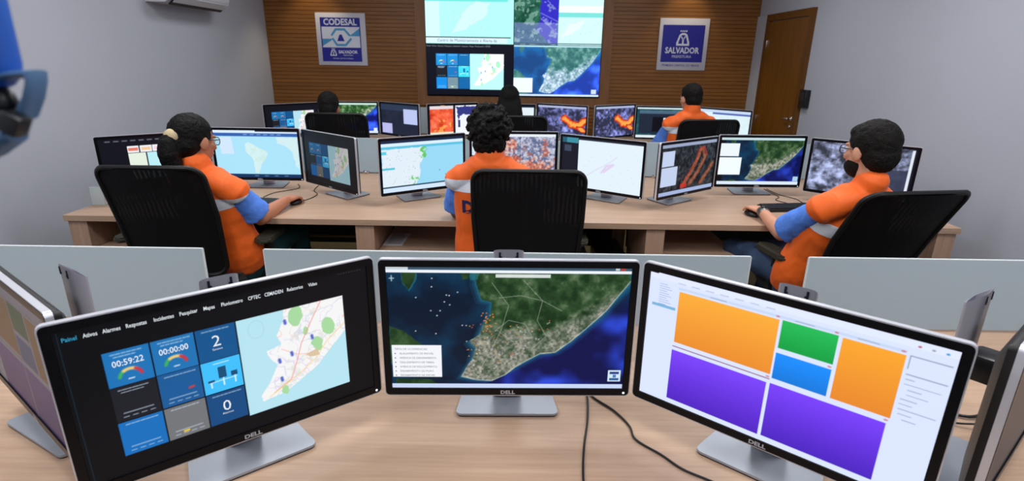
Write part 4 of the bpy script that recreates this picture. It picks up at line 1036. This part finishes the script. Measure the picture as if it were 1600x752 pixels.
# ------------------------------------------------------------------ chairs
def chair(x, y, yaw, rec, label, group='black net-back office chairs', w=0.53, ztop=1.06, ax_=0.285):
    t = thing('office_chair', label, 'chair', (x, y, 0), R(yaw), group)
    rec = R(rec)
    z0 = 0.50; L = (ztop - z0) / math.cos(rec)
    # back outline in its own plane, (x, s) with s up from the bottom
    pts = []
    top_w, bot_w = w / 2, w / 2 * 0.93
    r = 0.062
    out = []
    for k in range(7): a = R(90 * k / 6); out.append((top_w - r + r * math.cos(a) , L - r + r * math.sin(a)))
    for k in range(7): a = R(90 + 90 * k / 6); out.append((-top_w + r + r * math.cos(a), L - r + r * math.sin(a)))
    out.append((-top_w + 0.0, L * 0.55)); 
    for k in range(7): a = R(180 + 90 * k / 6); out.append((-bot_w + r + r * math.cos(a), r + r * math.sin(a)))
    for k in range(7): a = R(270 + 90 * k / 6); out.append((bot_w - r + r * math.cos(a), r + r * math.sin(a)))
    out.append((top_w, L * 0.55))
    def P(q, off=0.0):
        cx, s = q
        bow = -0.055 * (1 - (cx / top_w) ** 2) + 0.03 + 0.018 * math.sin(PI * s / L)
        yy = -0.24 - s * math.sin(rec) + bow * 0.9 + off
        return Vector((cx, yy, z0 + s * math.cos(rec)))
    # frame ring as closed tube
    bm = bmesh.new(); n = len(out); rings = []
    cen = Vector((0, L * 0.5))
    for i in range(n):
        p = P(out[i]); q0 = P(out[i - 1]); q1 = P(out[(i + 1) % n]); tg = (q1 - q0).normalized()
        ax = Vector((0, 1, 0)); ax = (ax - tg * ax.dot(tg)).normalized(); bx = tg.cross(ax)
        rings.append([bm.verts.new(p + ax * (0.012 * math.cos(2 * PI * k / 8)) + bx * (0.012 * math.sin(2 * PI * k / 8))) for k in range(8)])
    for i in range(n):
        a = rings[i]; b = rings[(i + 1) % n]
        for k in range(8): bm.faces.new((a[k], a[(k + 1) % 8], b[(k + 1) % 8], b[k]))
    obj('backrest_frame', bm, M_net_frame, t)
    # net: rows across
    bm = bmesh.new(); rows = []
    NS, NX = 16, 12
    def half(s):
        # half width of the outline at height s
        best = None
        for i in range(n):
            (x1, s1), (x2, s2) = out[i], out[(i + 1) % n]
            if x1 > 0 or x2 > 0:
                if (s1 - s) * (s2 - s) <= 0 and abs(s1 - s2) > 1e-9:
                    xx = x1 + (x2 - x1) * (s - s1) / (s2 - s1)
                    if xx > 0: best = max(best or 0, xx)
        return best or 0.01
    for j in range(NS + 1):
        s = 0.004 + (L - 0.008) * (0.5 - 0.5 * math.cos(PI * j / NS)); h = half(s)
        rows.append([bm.verts.new(P((-h + 2 * h * k / NX, s))) for k in range(NX + 1)])
    for a, b in zip(rows, rows[1:]):
        for k in range(NX): bm.faces.new((a[k], a[k + 1], b[k + 1], b[k]))
    obj('backrest_net', bm, M_net, t)
    # rear spine
    bm = tube(bmesh.new(), [(0, -0.05, 0.40), (0, -0.24, 0.40), (0, -0.31, 0.47), P((0, L * 0.12), -0.03), P((0, L * 0.24), -0.012)], [(0.03, 0.015), (0.03, 0.015), (0.035, 0.014), (0.035, 0.012), (0.03, 0.008)], lat=(1, 0, 0))
    obj('spine', bm, M_net_frame, t)
    bm = bmesh.new(); b2 = bmesh.new(); prism(b2, rrect(0.50, 0.48, 0.09, 5, 0, 0.0), 'z', 0.405, 0.47)
    bmesh.ops.bevel(b2, geom=[e for e in b2.edges if abs(e.verts[0].co.z - e.verts[1].co.z) < 1e-6], offset=0.018, segments=3, affect='EDGES'); merge(bm, b2)
    obj('seat', bm, M_seat, t)
    for s in (-1, 1):
        ar = obj('armrest', tube(bmesh.new(), [(s * 0.17, -0.02, 0.40), (s * (ax_ - 0.01), -0.02, 0.40), (s * ax_, -0.03, 0.47), (s * ax_, -0.03, 0.625)], [(0.012, 0.025)] * 4, lat=(0, 1, 0)), M_net_frame, t)
        b2 = bmesh.new(); prism(b2, rrect(0.085, 0.26, 0.038, 5, s * ax_, -0.01), 'z', 0.628, 0.655)
        bmesh.ops.bevel(b2, geom=[e for e in b2.edges if abs(e.verts[0].co.z - e.verts[1].co.z) < 1e-6], offset=0.009, segments=2, affect='EDGES')
        obj('arm_pad', b2, M_pad, ar)
    obj('gas_column', tube(bmesh.new(), [(0, 0, 0.10), (0, 0, 0.25), (0, 0, 0.40)], [0.028, 0.024, 0.02], cap=False), M_black, t)
    for k in range(5):
        a = 2 * PI * k / 5 + 0.3; c, s = math.cos(a), math.sin(a)
        lg = obj('leg', tube(bmesh.new(), [(0.02 * c, 0.02 * s, 0.105), (0.16 * c, 0.16 * s, 0.095), (0.30 * c, 0.30 * s, 0.078)], [(0.026, 0.018), (0.02, 0.015), (0.016, 0.012)], lat=(-s, c, 0)), M_net_frame, t)
        cb = bmesh.new()
        for q in (-1, 1): 
            b2 = bmesh.new(); bmesh.ops.create_cone(b2, cap_ends=True, segments=16, radius1=0.028, radius2=0.028, depth=0.018)
            bmesh.ops.rotate(b2, cent=(0, 0, 0), matrix=Matrix.Rotation(PI / 2, 3, 'X'), verts=b2.verts)
            bmesh.ops.translate(b2, vec=(0, q * 0.014, 0), verts=b2.verts); merge(cb, b2)
        box(cb, (0, 0, 0.02), (0.016, 0.008, 0.05))
        bmesh.ops.rotate(cb, cent=(0, 0, 0), matrix=Matrix.Rotation(a + 1.2, 3, 'Z'), verts=cb.verts)
        bmesh.ops.translate(cb, vec=(0.30 * c, 0.30 * s, 0.028), verts=cb.verts)
        obj('caster', cb, M_black, lg)
    return t
chair(-1.678, 2.875, 1, 15, 'black net-back office chair leaning back, under the ponytailed woman', w=0.485, ztop=1.075, ax_=0.365)
chair(0.078, 2.92, 0, 8, 'black net-back office chair facing away, middle desk, under the curly-haired person', w=0.545, ztop=1.06)
chair(1.635, 2.765, 9, 26, 'black net-back office chair leaning back, under the bearded man', w=0.50, ztop=1.06)
chair(-1.55, 5.22, 0, 8, 'black net-back office chair at the left of the back row', w=0.53, ztop=1.09)
chair(0.02, 5.22, 0, 8, 'black net-back office chair at the middle of the back row', w=0.53, ztop=1.09)
chair(1.69, 5.22, 4, 8, 'black net-back office chair at the right of the back row', w=0.53, ztop=1.08)

# ------------------------------------------------------------------ people
def rotz(a): return Matrix.Rotation(a, 3, 'Z')
def wrinkle(amp, sc, seed=0):
    def f(co):
        return amp * (mnoise.noise(Vector((co.x * sc, co.y * sc, co.z * sc * 0.6 + seed))) + 0.5 * mnoise.noise(Vector((co.x * sc * 2.3, co.y * sc * 2.3, co.z * sc * 1.4 + seed))))
    return f

def person(label, pelvis, neck, yaw, head, hyaw, hpitch, skin, hairm, trouser, arms, hair='short', vs=0.006, glasses=False, beard=False,
           stripe=(0.70, 0.80), letter=False, scale=1.0, shw=0.185, vest=True, width=1.0, hroll=0.0, floorfeet=True):
    P0 = Vector(pelvis); N = Vector(neck); t = thing('person', label, 'person', (P0.x, P0.y, 0))
    org = Vector((P0.x, P0.y, 0))
    rt = rotz(R(yaw)) @ Vector((1, 0, 0)); fw = rotz(R(yaw)) @ Vector((0, 1, 0))
    up = (N - P0).normalized(); LT = (N - P0).length
    P = lambda f, x=0, y=0: P0 + up * (f * LT) + rt * x + fw * y - org
    Hc = Vector(head) - org
    HR = (Matrix.Rotation(R(hyaw), 3, 'Z') @ Matrix.Rotation(R(hroll), 3, 'Y') @ Matrix.Rotation(R(hpitch), 3, 'X'))
    hd = lambda x, y, z: Hc + HR @ Vector((x, y, z)) * scale
    w = width; fs = (LT - 0.115) / LT; fy = (LT - 0.055) / LT
    # ---- body
    bm = bmesh.new()
    tube(bm, [P(-0.10), P(0.15), P(0.35), P(0.6), P(0.8), P(0.9)], [(0.13 * w, 0.09), (0.14 * w, 0.10), (0.125 * w, 0.09), (0.145 * w, 0.10), (0.15 * w, 0.09), (0.09, 0.06)], lat=rt, n=20)
    tube(bm, [P(0.86), P(0.98), (P(1.0) + hd(0, -0.015, -0.07)) / 2, hd(0, -0.015, -0.05)], [0.075, 0.060, 0.056, 0.056], n=16)
    # head
    ell(bm, hd(0, -0.012, 0.028), (0.074 * scale, 0.096 * scale, 0.088 * scale), HR, 28)
    ell(bm, hd(0, 0.028, -0.035), (0.058 * scale, 0.066 * scale, 0.078 * scale), HR, 24)
    ell(bm, hd(0, 0.060, -0.085), (0.030 * scale, 0.026 * scale, 0.024 * scale), HR, 16)
    tube(bm, [hd(0, 0.092, 0.012), hd(0, 0.108, -0.018), hd(0, 0.110, -0.030)], [0.009, 0.012, 0.014], n=10)
    ell(bm, hd(0, 0.091, -0.058), (0.024, 0.010, 0.009), HR, 12)
    for s in (-1, 1):
        ell(bm, hd(s * 0.077, -0.006, -0.008), (0.010, 0.021, 0.033), HR @ rotz(R(-22 * s)), 14)
        ell(bm, hd(s * 0.030, 0.078, 0.026), (0.022, 0.012, 0.008), HR, 12)
        ell(bm, hd(s * 0.036, 0.062, -0.02), (0.024, 0.024, 0.022), HR, 12)
    sh = {}
    sleeves = bmesh.new()
    for s, (el, wr, hdir, palm, curl) in ((-1, arms[0]), (1, arms[1])):
        S0 = P(fs, s * shw); E_ = Vector(el) - org; W_ = Vector(wr) - org; hdv = Vector(hdir).normalized(); pn = Vector(palm).normalized()
        mid = (S0 + E_) / 2
        tube(bm, [P(fs, s * 0.10), S0, mid, E_], [0.048, 0.045, 0.040, 0.036], n=16)
        tube(bm, [E_, E_ * 0.65 + W_ * 0.35, E_ * 0.2 + W_ * 0.8, W_], [0.040, 0.040, 0.029, 0.026], n=16)
        # hand: palm, four fingers, thumb
        sd = hdv.cross(pn).normalized()
        tube(bm, [W_, W_ + hdv * 0.03, W_ + hdv * 0.085], [(0.026, 0.018), (0.036, 0.016), (0.040, 0.013)], lat=sd, n=16)
        for k, (off, ln) in enumerate(((-0.031, 0.066), (-0.0105, 0.078), (0.0105, 0.073), (0.031, 0.058))):
            p = W_ + hdv * 0.085 + sd * off; d = hdv.copy(); pts = [p - hdv * 0.02, p]; a = 0
            for j, f in enumerate((0.45, 0.32, 0.25)):
                a += curl * (0.35, 0.9, 0.8)[j]
                d2 = (hdv * math.cos(a) + pn * math.sin(a) + sd * off * 2.0).normalized(); p = p + d2 * ln * f; pts.append(p)
            tube(bm, pts, [0.0095, 0.0095, 0.0088, 0.008, 0.0072], n=10)
        ts = -s if True else s
        tsd = sd * (1 if sd.dot(rt) * s < 0 else -1)
        p = W_ + hdv * 0.03 + tsd * 0.03
        tube(bm, [W_ + hdv * 0.015 + tsd * 0.015, p, p + (hdv * 0.7 + tsd * 0.7) * 0.036 + pn * 0.008, p + (hdv * 0.95 + tsd * 0.45) * 0.064 + pn * 0.02], [0.014, 0.013, 0.011, 0.009], n=10)
        # sleeve to just above the elbow, flaring
        c1 = S0 * 0.18 + E_ * 0.82; dd = (E_ - S0).normalized()
        tube(sleeves, [P(fs - 0.02, s * 0.09), S0, S0 * 0.7 + E_ * 0.3, mid, c1], [0.046, 0.050, 0.058, 0.067, 0.077], n=20, cap=False)
        sh[s] = (S0, E_, W_)
    # legs
    legs = bmesh.new()
    for s in (-1, 1):
        hp = P(0.0, s * 0.085) ; kn = P0 - org + fw * 0.40 + rt * s * 0.13; kn.z = min(0.56, P0.z + 0.02)
        an = kn + fw * 0.02 + rt * s * 0.03; an.z = 0.10; md = (hp + kn) / 2
        tube(bm, [hp, md, kn, (kn + an) / 2, an, an + fw * 0.09 - Vector((0, 0, 0.05))], [0.07, 0.062, 0.045, 0.042, 0.03, 0.026], n=14)
        tube(legs, [hp, md, kn, (kn + an) / 2 - fw * 0.01, an + Vector((0, 0, 0.0))], [0.092, 0.085, 0.066, 0.062, 0.058], n=18)
        shoe = bmesh.new(); tube(shoe, [an + Vector((0, 0, -0.052)) - fw * 0.035, an + fw * 0.06 - Vector((0, 0, 0.056)), an + fw * 0.17 - Vector((0, 0, 0.062))], [(0.043, 0.044), (0.046, 0.040), (0.042, 0.030)], lat=rt, n=16)
        obj('shoe', shoe, M_shoe, t)
    tube(legs, [P(-0.16), P(0.0), P(0.12)], [(0.15 * w, 0.11), (0.17 * w, 0.125), (0.165 * w, 0.115)], lat=rt, n=20)
    obj('body', voxel(bm, 'body', vs * 0.72, 2), skin, t, angle=80)
    obj('trousers', voxel(legs, 'trousers', vs * 1.5, 2, wrinkle(0.006, 22)), trouser, t, angle=80)
    # shirt
    tube(sleeves, [P(0.0), P(0.3), P(0.6), P(0.76), P(0.88)], [(0.155 * w, 0.105), (0.15 * w, 0.10), (0.155 * w, 0.105), (0.15 * w, 0.09), (0.075, 0.06)], lat=rt, n=20)
    obj('shirt', voxel(sleeves, 'shirt', vs * 1.1, 2, wrinkle(0.005, 26, 3)), M_blue, t, angle=80)
    # vest
    vb = bmesh.new()
    tube(vb, [P(-0.02), P(0.10), P(0.3), P(0.52), P(fs - 0.10), P(fs + 0.02)], [(0.180 * w, 0.132), (0.184 * w, 0.134), (0.170 * w, 0.124), (0.172 * w, 0.124), (0.172 * w, 0.115), (0.14, 0.090)], lat=rt, n=28)
    tube(vb, [P(fs + 0.005, -shw * 0.8), P(fy, -0.075), P(fy + 0.015, 0), P(fy, 0.075), P(fs + 0.005, shw * 0.8)], [(0.072, 0.064), (0.078, 0.055), (0.08, 0.055), (0.078, 0.055), (0.072, 0.064)], lat=fw, n=22)
    for s in (-1, 1):
        S0, E_, W_ = sh[s]; dd = (E_ - S0).normalized()
        tube(vb, [P(fs + 0.01, s * shw * 0.55), P(fs + 0.004, s * shw * 0.95), S0 + dd * 0.010 + rt * s * 0.004, S0 + dd * 0.034 + rt * s * 0.004], [0.062, 0.067, 0.068, 0.067], n=26, cap=False)
    tube(vb, [P(fy - 0.02), P(1.03)], [(0.086, 0.080), (0.070, 0.070)], lat=rt, n=20)
    vb = voxel(vb, 'vest', vs, 3, wrinkle(0.006, 13, 7))
    o0 = P0 - org
    for f in stripe:
        bmesh.ops.bisect_plane(vb, geom=vb.verts[:] + vb.edges[:] + vb.faces[:], plane_co=o0 + up * (f * LT), plane_no=up)
    sb = vb.copy()
    kill = [f for f in sb.faces if not (stripe[0] * LT < (f.calc_center_median() - o0).dot(up) < stripe[1] * LT)]
    bmesh.ops.delete(sb, geom=kill, context='FACES')
    sb.normal_update()
    for v in sb.verts: v.co += v.normal * 0.0025
    vo = obj('safety_vest', vb, M_orange, t, angle=80)
    obj('reflective_stripe', sb, M_strip, vo, angle=80)
    if letter:
        v_, f_ = text_raw('D', 0.085, 0.004)
        lb = bmesh.new(); c = P(letter[1], letter[0], -0.5)
        vs_ = []
        from mathutils.bvhtree import BVHTree
        me_ = vo.data; bt = BVHTree.FromPolygons([v.co for v in me_.vertices], [p.vertices[:] for p in me_.polygons])
        for q in v_:
            o_ = c + rt * q[0] + up * q[1]; h = bt.ray_cast(o_, fw)
            vs_.append(lb.verts.new((h[0] if h[0] else o_ + fw * 0.4) - fw * 0.004))
        for p_ in f_: lb.faces.new([vs_[i] for i in p_])
        obj('lettering', lb, mat('letter_navy', (26, 30, 86), 0.6), vo, smooth=False)
    # hair
    hb = bmesh.new(); dsp = wrinkle(0.004, 60, 2); hv = vs * 0.9
    ex = {'short': 1.0, 'pony': 1.0, 'afro': 1.0, 'long': 1.0}[hair]
    if hair == 'afro':
        rs = random.Random(3)
        ell(hb, hd(0, -0.035, 0.030), (0.098, 0.105, 0.112), HR, 24); ell(hb, hd(0, -0.06, -0.05), (0.085, 0.06, 0.06), HR, 20)
        for k in range(150):
            a = rs.uniform(0, 2 * PI); b = math.asin(rs.uniform(-0.75, 1)); v = Vector((math.cos(a) * math.cos(b) * 0.104, math.sin(a) * math.cos(b) * 0.108 - 0.035, math.sin(b) * 0.118 + 0.030))
            if v.y > 0.045 and v.z < 0.085: continue
            ell(hb, hd(*v), rs.uniform(0.010, 0.019), None, 8)
        hv = vs * 0.7; dsp = wrinkle(0.006, 90, 2)
    else:
        k = 0.008 if hair == 'short' else 0.007
        tube(hb, [hd(0, -0.020, 0.045), hd(0, -0.025, 0.035)], [((0.074 + k) * scale, (0.094 + k) * scale)] * 2, lat=HR @ Vector((1, 0, 0)), n=24)
        ell(hb, hd(0, -0.024, 0.042), ((0.076 + k) * scale, (0.094 + k) * scale, (0.086 + k) * scale), HR, 28)
        ell(hb, hd(0, -0.052, -0.008), ((0.066 + k) * scale, (0.062 + k) * scale, (0.072 + k) * scale), HR, 24)
        if hair == 'short':
            ell(hb, hd(0, 0.012, 0.078), (0.068 * scale, 0.075 * scale, 0.040 * scale), HR, 20)
    if hair == 'pony':
        tube(hb, [hd(0, -0.09, 0.02), hd(0, -0.118, 0.022)], [0.030, 0.026], n=14)
        tube(hb, [hd(0, -0.118, 0.022), hd(0.0, -0.140, -0.005), hd(0.0, -0.138, -0.06), hd(0.0, -0.118, -0.12), hd(0, -0.105, -0.20)], [0.025, 0.038, 0.046, 0.044, 0.018], n=16)
    if hair == 'long':
        tube(hb, [hd(0, -0.05, 0.02), hd(0, -0.075, -0.06), hd(0, -0.085, -0.14), hd(0, -0.10, -0.24), hd(0, -0.10, -0.30)], [(0.098, 0.062), (0.115, 0.058), (0.125, 0.050), (0.115, 0.038), (0.08, 0.02)], lat=HR @ Vector((1, 0, 0)), n=24)
    ho = obj('hair', voxel(hb, 'hair', hv, 1, dsp), hairm, t, angle=80)
    if hair == 'pony':
        bt_ = bmesh.new(); c0 = hd(0, -0.108, 0.022); ax = (HR @ Vector((0, -1, 0.1))).normalized()
        tube(bt_, [c0 - ax * 0.009, c0 + ax * 0.009], [0.034, 0.034], n=18)
        obj('hair_tie', bt_, mat('hair_tie_beige', (206, 186, 146), 0.8), ho)
    if beard:
        bb = bmesh.new()
        ell(bb, hd(0, 0.034, -0.062), (0.0625 * scale, 0.0650 * scale, 0.058 * scale), HR, 24); ell(bb, hd(0, 0.062, -0.090), (0.027, 0.025, 0.022), HR, 16)
        bb = voxel(bb, 'beard', vs, 1)
        # cut the beard open over cheeks and nose
        nrm = HR @ Vector((0, 0.75, 1)).normalized()
        r_ = bmesh.ops.bisect_plane(bb, geom=bb.verts[:] + bb.edges[:] + bb.faces[:], plane_co=hd(0, 0.06, -0.044), plane_no=nrm, clear_outer=True)
        obj('beard', bb, hairm, t, angle=80)
    for s in (-1, 1):
        e = obj('eye', ell(bmesh.new(), hd(s * 0.031, 0.079, 0.008), 0.0125, None, 14), M_white_eye, t)
        obj('iris', ell(bmesh.new(), hd(s * 0.031, 0.0885, 0.008), (0.005, 0.005, 0.005), None, 10), M_iris, e)
    if glasses:
        g = bmesh.new()
        for s in (-1, 1):
            tube(g, [hd(s * 0.062, 0.092, 0.012), hd(s * 0.080, 0.06, 0.012), hd(s * 0.084, 0.01, 0.010), hd(s * 0.082, -0.012, -0.002)], [0.0022] * 4, n=8)
            pts = [hd(s * 0.034 + 0.026 * math.cos(a), 0.104 - 0.010 * abs(math.cos(a)), 0.004 + 0.019 * math.sin(a)) for a in np.linspace(0, 2 * PI, 17)]
            tube(g, pts, 0.0020, n=6, cap=False)
        tube(g, [hd(-0.010, 0.106, 0.008), hd(0.010, 0.106, 0.008)], 0.002, n=6)
        go = obj('glasses', g, M_black, t)
        for s in (-1, 1):
            lm = bmesh.new(); lm.faces.new([lm.verts.new(hd(s * 0.034 + 0.025 * math.cos(a), 0.103 - 0.010 * abs(math.cos(a)), 0.004 + 0.018 * math.sin(a))) for a in np.linspace(0, 2 * PI, 17)[:-1]])
            obj('lens', lm, mat('lens_glass', (220, 230, 240), 0.05, alpha=0.2), go)
    return t, hd, org

# woman with ponytail, left of the middle row, right fist on the mouse
person('woman with black ponytail and glasses, orange vest over blue shirt, hand on mouse', (-1.515, 2.845, 0.54), (-1.545, 2.685, 1.045), -14, (-1.55, 2.71, 1.165), -22, -8,
       M_skin1, M_hair, M_teal,
       [((-1.74, 2.92, 0.76), (-1.60, 3.10, 0.775), (0.3, 1, -0.05), (0, 0, -1), 0.4), ((-1.325, 2.815, 0.752), (-1.283, 3.06, 0.788), (0.12, 1, -0.02), (0, 0, -1), 1.15)],
       hair='pony', vs=0.0065, glasses=True, stripe=(0.64, 0.75), shw=0.165)
# person with curly hair, seen from behind in the centre
person('person with black curly hair seen from behind, orange vest, centre of the middle row', (-0.10, 2.82, 0.54), (-0.118, 2.81, 1.10), 2, (-0.125, 2.86, 1.197), 4, -12,
       M_skin2, M_hair, M_dark,
       [((-0.30, 2.93, 0.77), (-0.20, 3.10, 0.778), (0.2, 1, -0.02), (0, 0, -1), 0.5), ((0.12, 2.92, 0.77), (0.04, 3.10, 0.778), (-0.1, 1, -0.02), (0, 0, -1), 0.5)],
       hair='afro', vs=0.0065, stripe=(0.70, 0.81), letter=(-0.118, 0.555), shw=0.165, width=1.12)
# bearded man leaning back at the right
_, hd3, org3 = person('bearded man with glasses and short dark hair, orange vest over blue shirt, leaning back', (1.52, 2.68, 0.54), (1.585, 2.435, 1.055), 18, (1.578, 2.47, 1.20), 18, -4,
       M_skin3, M_hair2, M_jeans,
       [((1.372, 2.71, 0.742), (1.375, 2.965, 0.788), (-0.12, 1, 0.0), (0, 0, -1), 0.5), ((1.80, 2.70, 0.74), (1.66, 2.90, 0.79), (-0.5, 0.8, -0.0), (0, 0, -1), 0.5)],
       hair='short', vs=0.0065, glasses=True, beard=True, stripe=(0.60, 0.71), scale=1.05, shw=0.175, width=1.08)
# back row
person('person with short dark hair, mostly hidden by the chair, left of the back row', (-1.63, 5.08, 0.50), (-1.65, 5.06, 1.0), 0, (-1.655, 5.09, 1.118), 5, -14,
       M_skin1, M_hair2, M_dark,
       [((-1.86, 5.20, 0.77), (-1.75, 5.38, 0.778), (0.1, 1, 0), (0, 0, -1), 0.5), ((-1.42, 5.20, 0.77), (-1.52, 5.38, 0.778), (-0.1, 1, 0), (0, 0, -1), 0.5)],
       hair='short', vs=0.011, scale=1.1, shw=0.17)
person('person with long dark hair at the middle of the back row, seen from behind', (-0.04, 5.08, 0.54), (-0.04, 5.07, 1.06), 0, (-0.042, 5.10, 1.20), 0, -6,
       M_skin1, M_hair, M_dark,
       [((-0.26, 5.20, 0.77), (-0.15, 5.38, 0.778), (0.1, 1, 0), (0, 0, -1), 0.5), ((0.18, 5.20, 0.77), (0.08, 5.38, 0.778), (-0.1, 1, 0), (0, 0, -1), 0.5)],
       hair='long', vs=0.011, scale=1.08, shw=0.17)
person('short-haired man in orange vest seen from behind, right of the back row', (1.60, 5.08, 0.56), (1.575, 5.04, 1.15), 4, (1.565, 5.09, 1.25), 18, -6,
       M_skin3, M_hair2, M_dark,
       [((1.34, 5.22, 0.775), (1.42, 5.40, 0.778), (0.1, 1, 0), (0, 0, -1), 0.5), ((1.80, 5.20, 0.77), (1.70, 5.40, 0.778), (-0.1, 1, 0), (0, 0, -1), 0.5)],
       hair='short', vs=0.009, stripe=(0.69, 0.79), letter=(-0.085, 0.56), shw=0.185, width=1.2)
# wristwatch of the bearded man
a_, b_ = Vector((1.372, 2.71, 0.742)), Vector((1.375, 2.965, 0.788)); ax = (b_ - a_).normalized(); c = b_ - ax * 0.012
t = thing('wristwatch', 'steel wristwatch on the bearded man\'s left wrist', 'watch', c)
bm = tube(bmesh.new(), [-ax * 0.008, ax * 0.008], [0.032, 0.031], n=18); obj('strap', bm, mat('watch_steel', (120, 118, 116), 0.35, 0.8), t)
obj('dial', ell(bmesh.new(), (0, 0, 0.031), (0.017, 0.017, 0.006)), M_black, t)

# ------------------------------------------------------------------ blurred stand close to the camera, upper left
M_tb = mat('tripod_blue', (30, 92, 190), 0.45); M_tb2 = mat('tripod_clamp_steel_blue', (84, 120, 160), 0.4, 0.3)
t = thing('tripod', 'blurred blue stand with steel-blue clamp and black knob at the upper left', 'tripod', (-0.340, 0.375, 0))
obj('upper_pole', tube(bmesh.new(), [(0.002, 0, 1.95), (0.002, 0, 1.61), (0.0, 0, 1.562)], [0.012, 0.0165, 0.0175], n=20), M_tb, t)
obj('lower_pole', tube(bmesh.new(), [(-0.012, 0, 1.520), (-0.030, 0, 1.495), (-0.16, -0.005, 1.25), (-0.337, -0.01, 0.66)], [0.013, 0.011, 0.011, 0.011], n=16), M_tb2, t)
bm = bmesh.new()
tube(bm, [(-0.012, 0, 1.546), (0.004, 0, 1.5525), (0.0185, 0, 1.5555), (0.0295, 0, 1.5565), (0.0290, 0, 1.551), (0.0245, 0, 1.541), (0.017, 0, 1.530), (0.006, 0, 1.517), (-0.010, 0, 1.509)],
     [(0.0022, 0.011), (0.0024, 0.011), (0.0026, 0.011), (0.0022, 0.010), (0.0026, 0.009), (0.0034, 0.009), (0.0045, 0.009), (0.006, 0.010), (0.008, 0.010)], lat=(1, 0, 1), n=14)
obj('clamp', bm, M_tb2, t)
obj('clamp_socket', ell(bmesh.new(), (0.004, -0.004, 1.538), (0.0105, 0.010, 0.0115)), M_black, t)
bm = box(bmesh.new(), (0.0175, -0.012, 1.5255), (0.014, 0.012, 0.014), Matrix.Rotation(R(30), 3, 'Y'), bev=0.002)
tube(bm, [(0.010, -0.006, 1.528), (0.018, -0.012, 1.5255)], 0.004, n=8)
obj('knob', bm, M_black, t)
for fx, fy_ in ((-0.54, 0.02), (-0.46, -0.24), (-0.72, -0.12)):
    obj('leg', tube(bmesh.new(), [(-0.337, -0.01, 0.68), (fx, fy_, 0.012)], [0.009, 0.008], n=10), M_tb2, t)
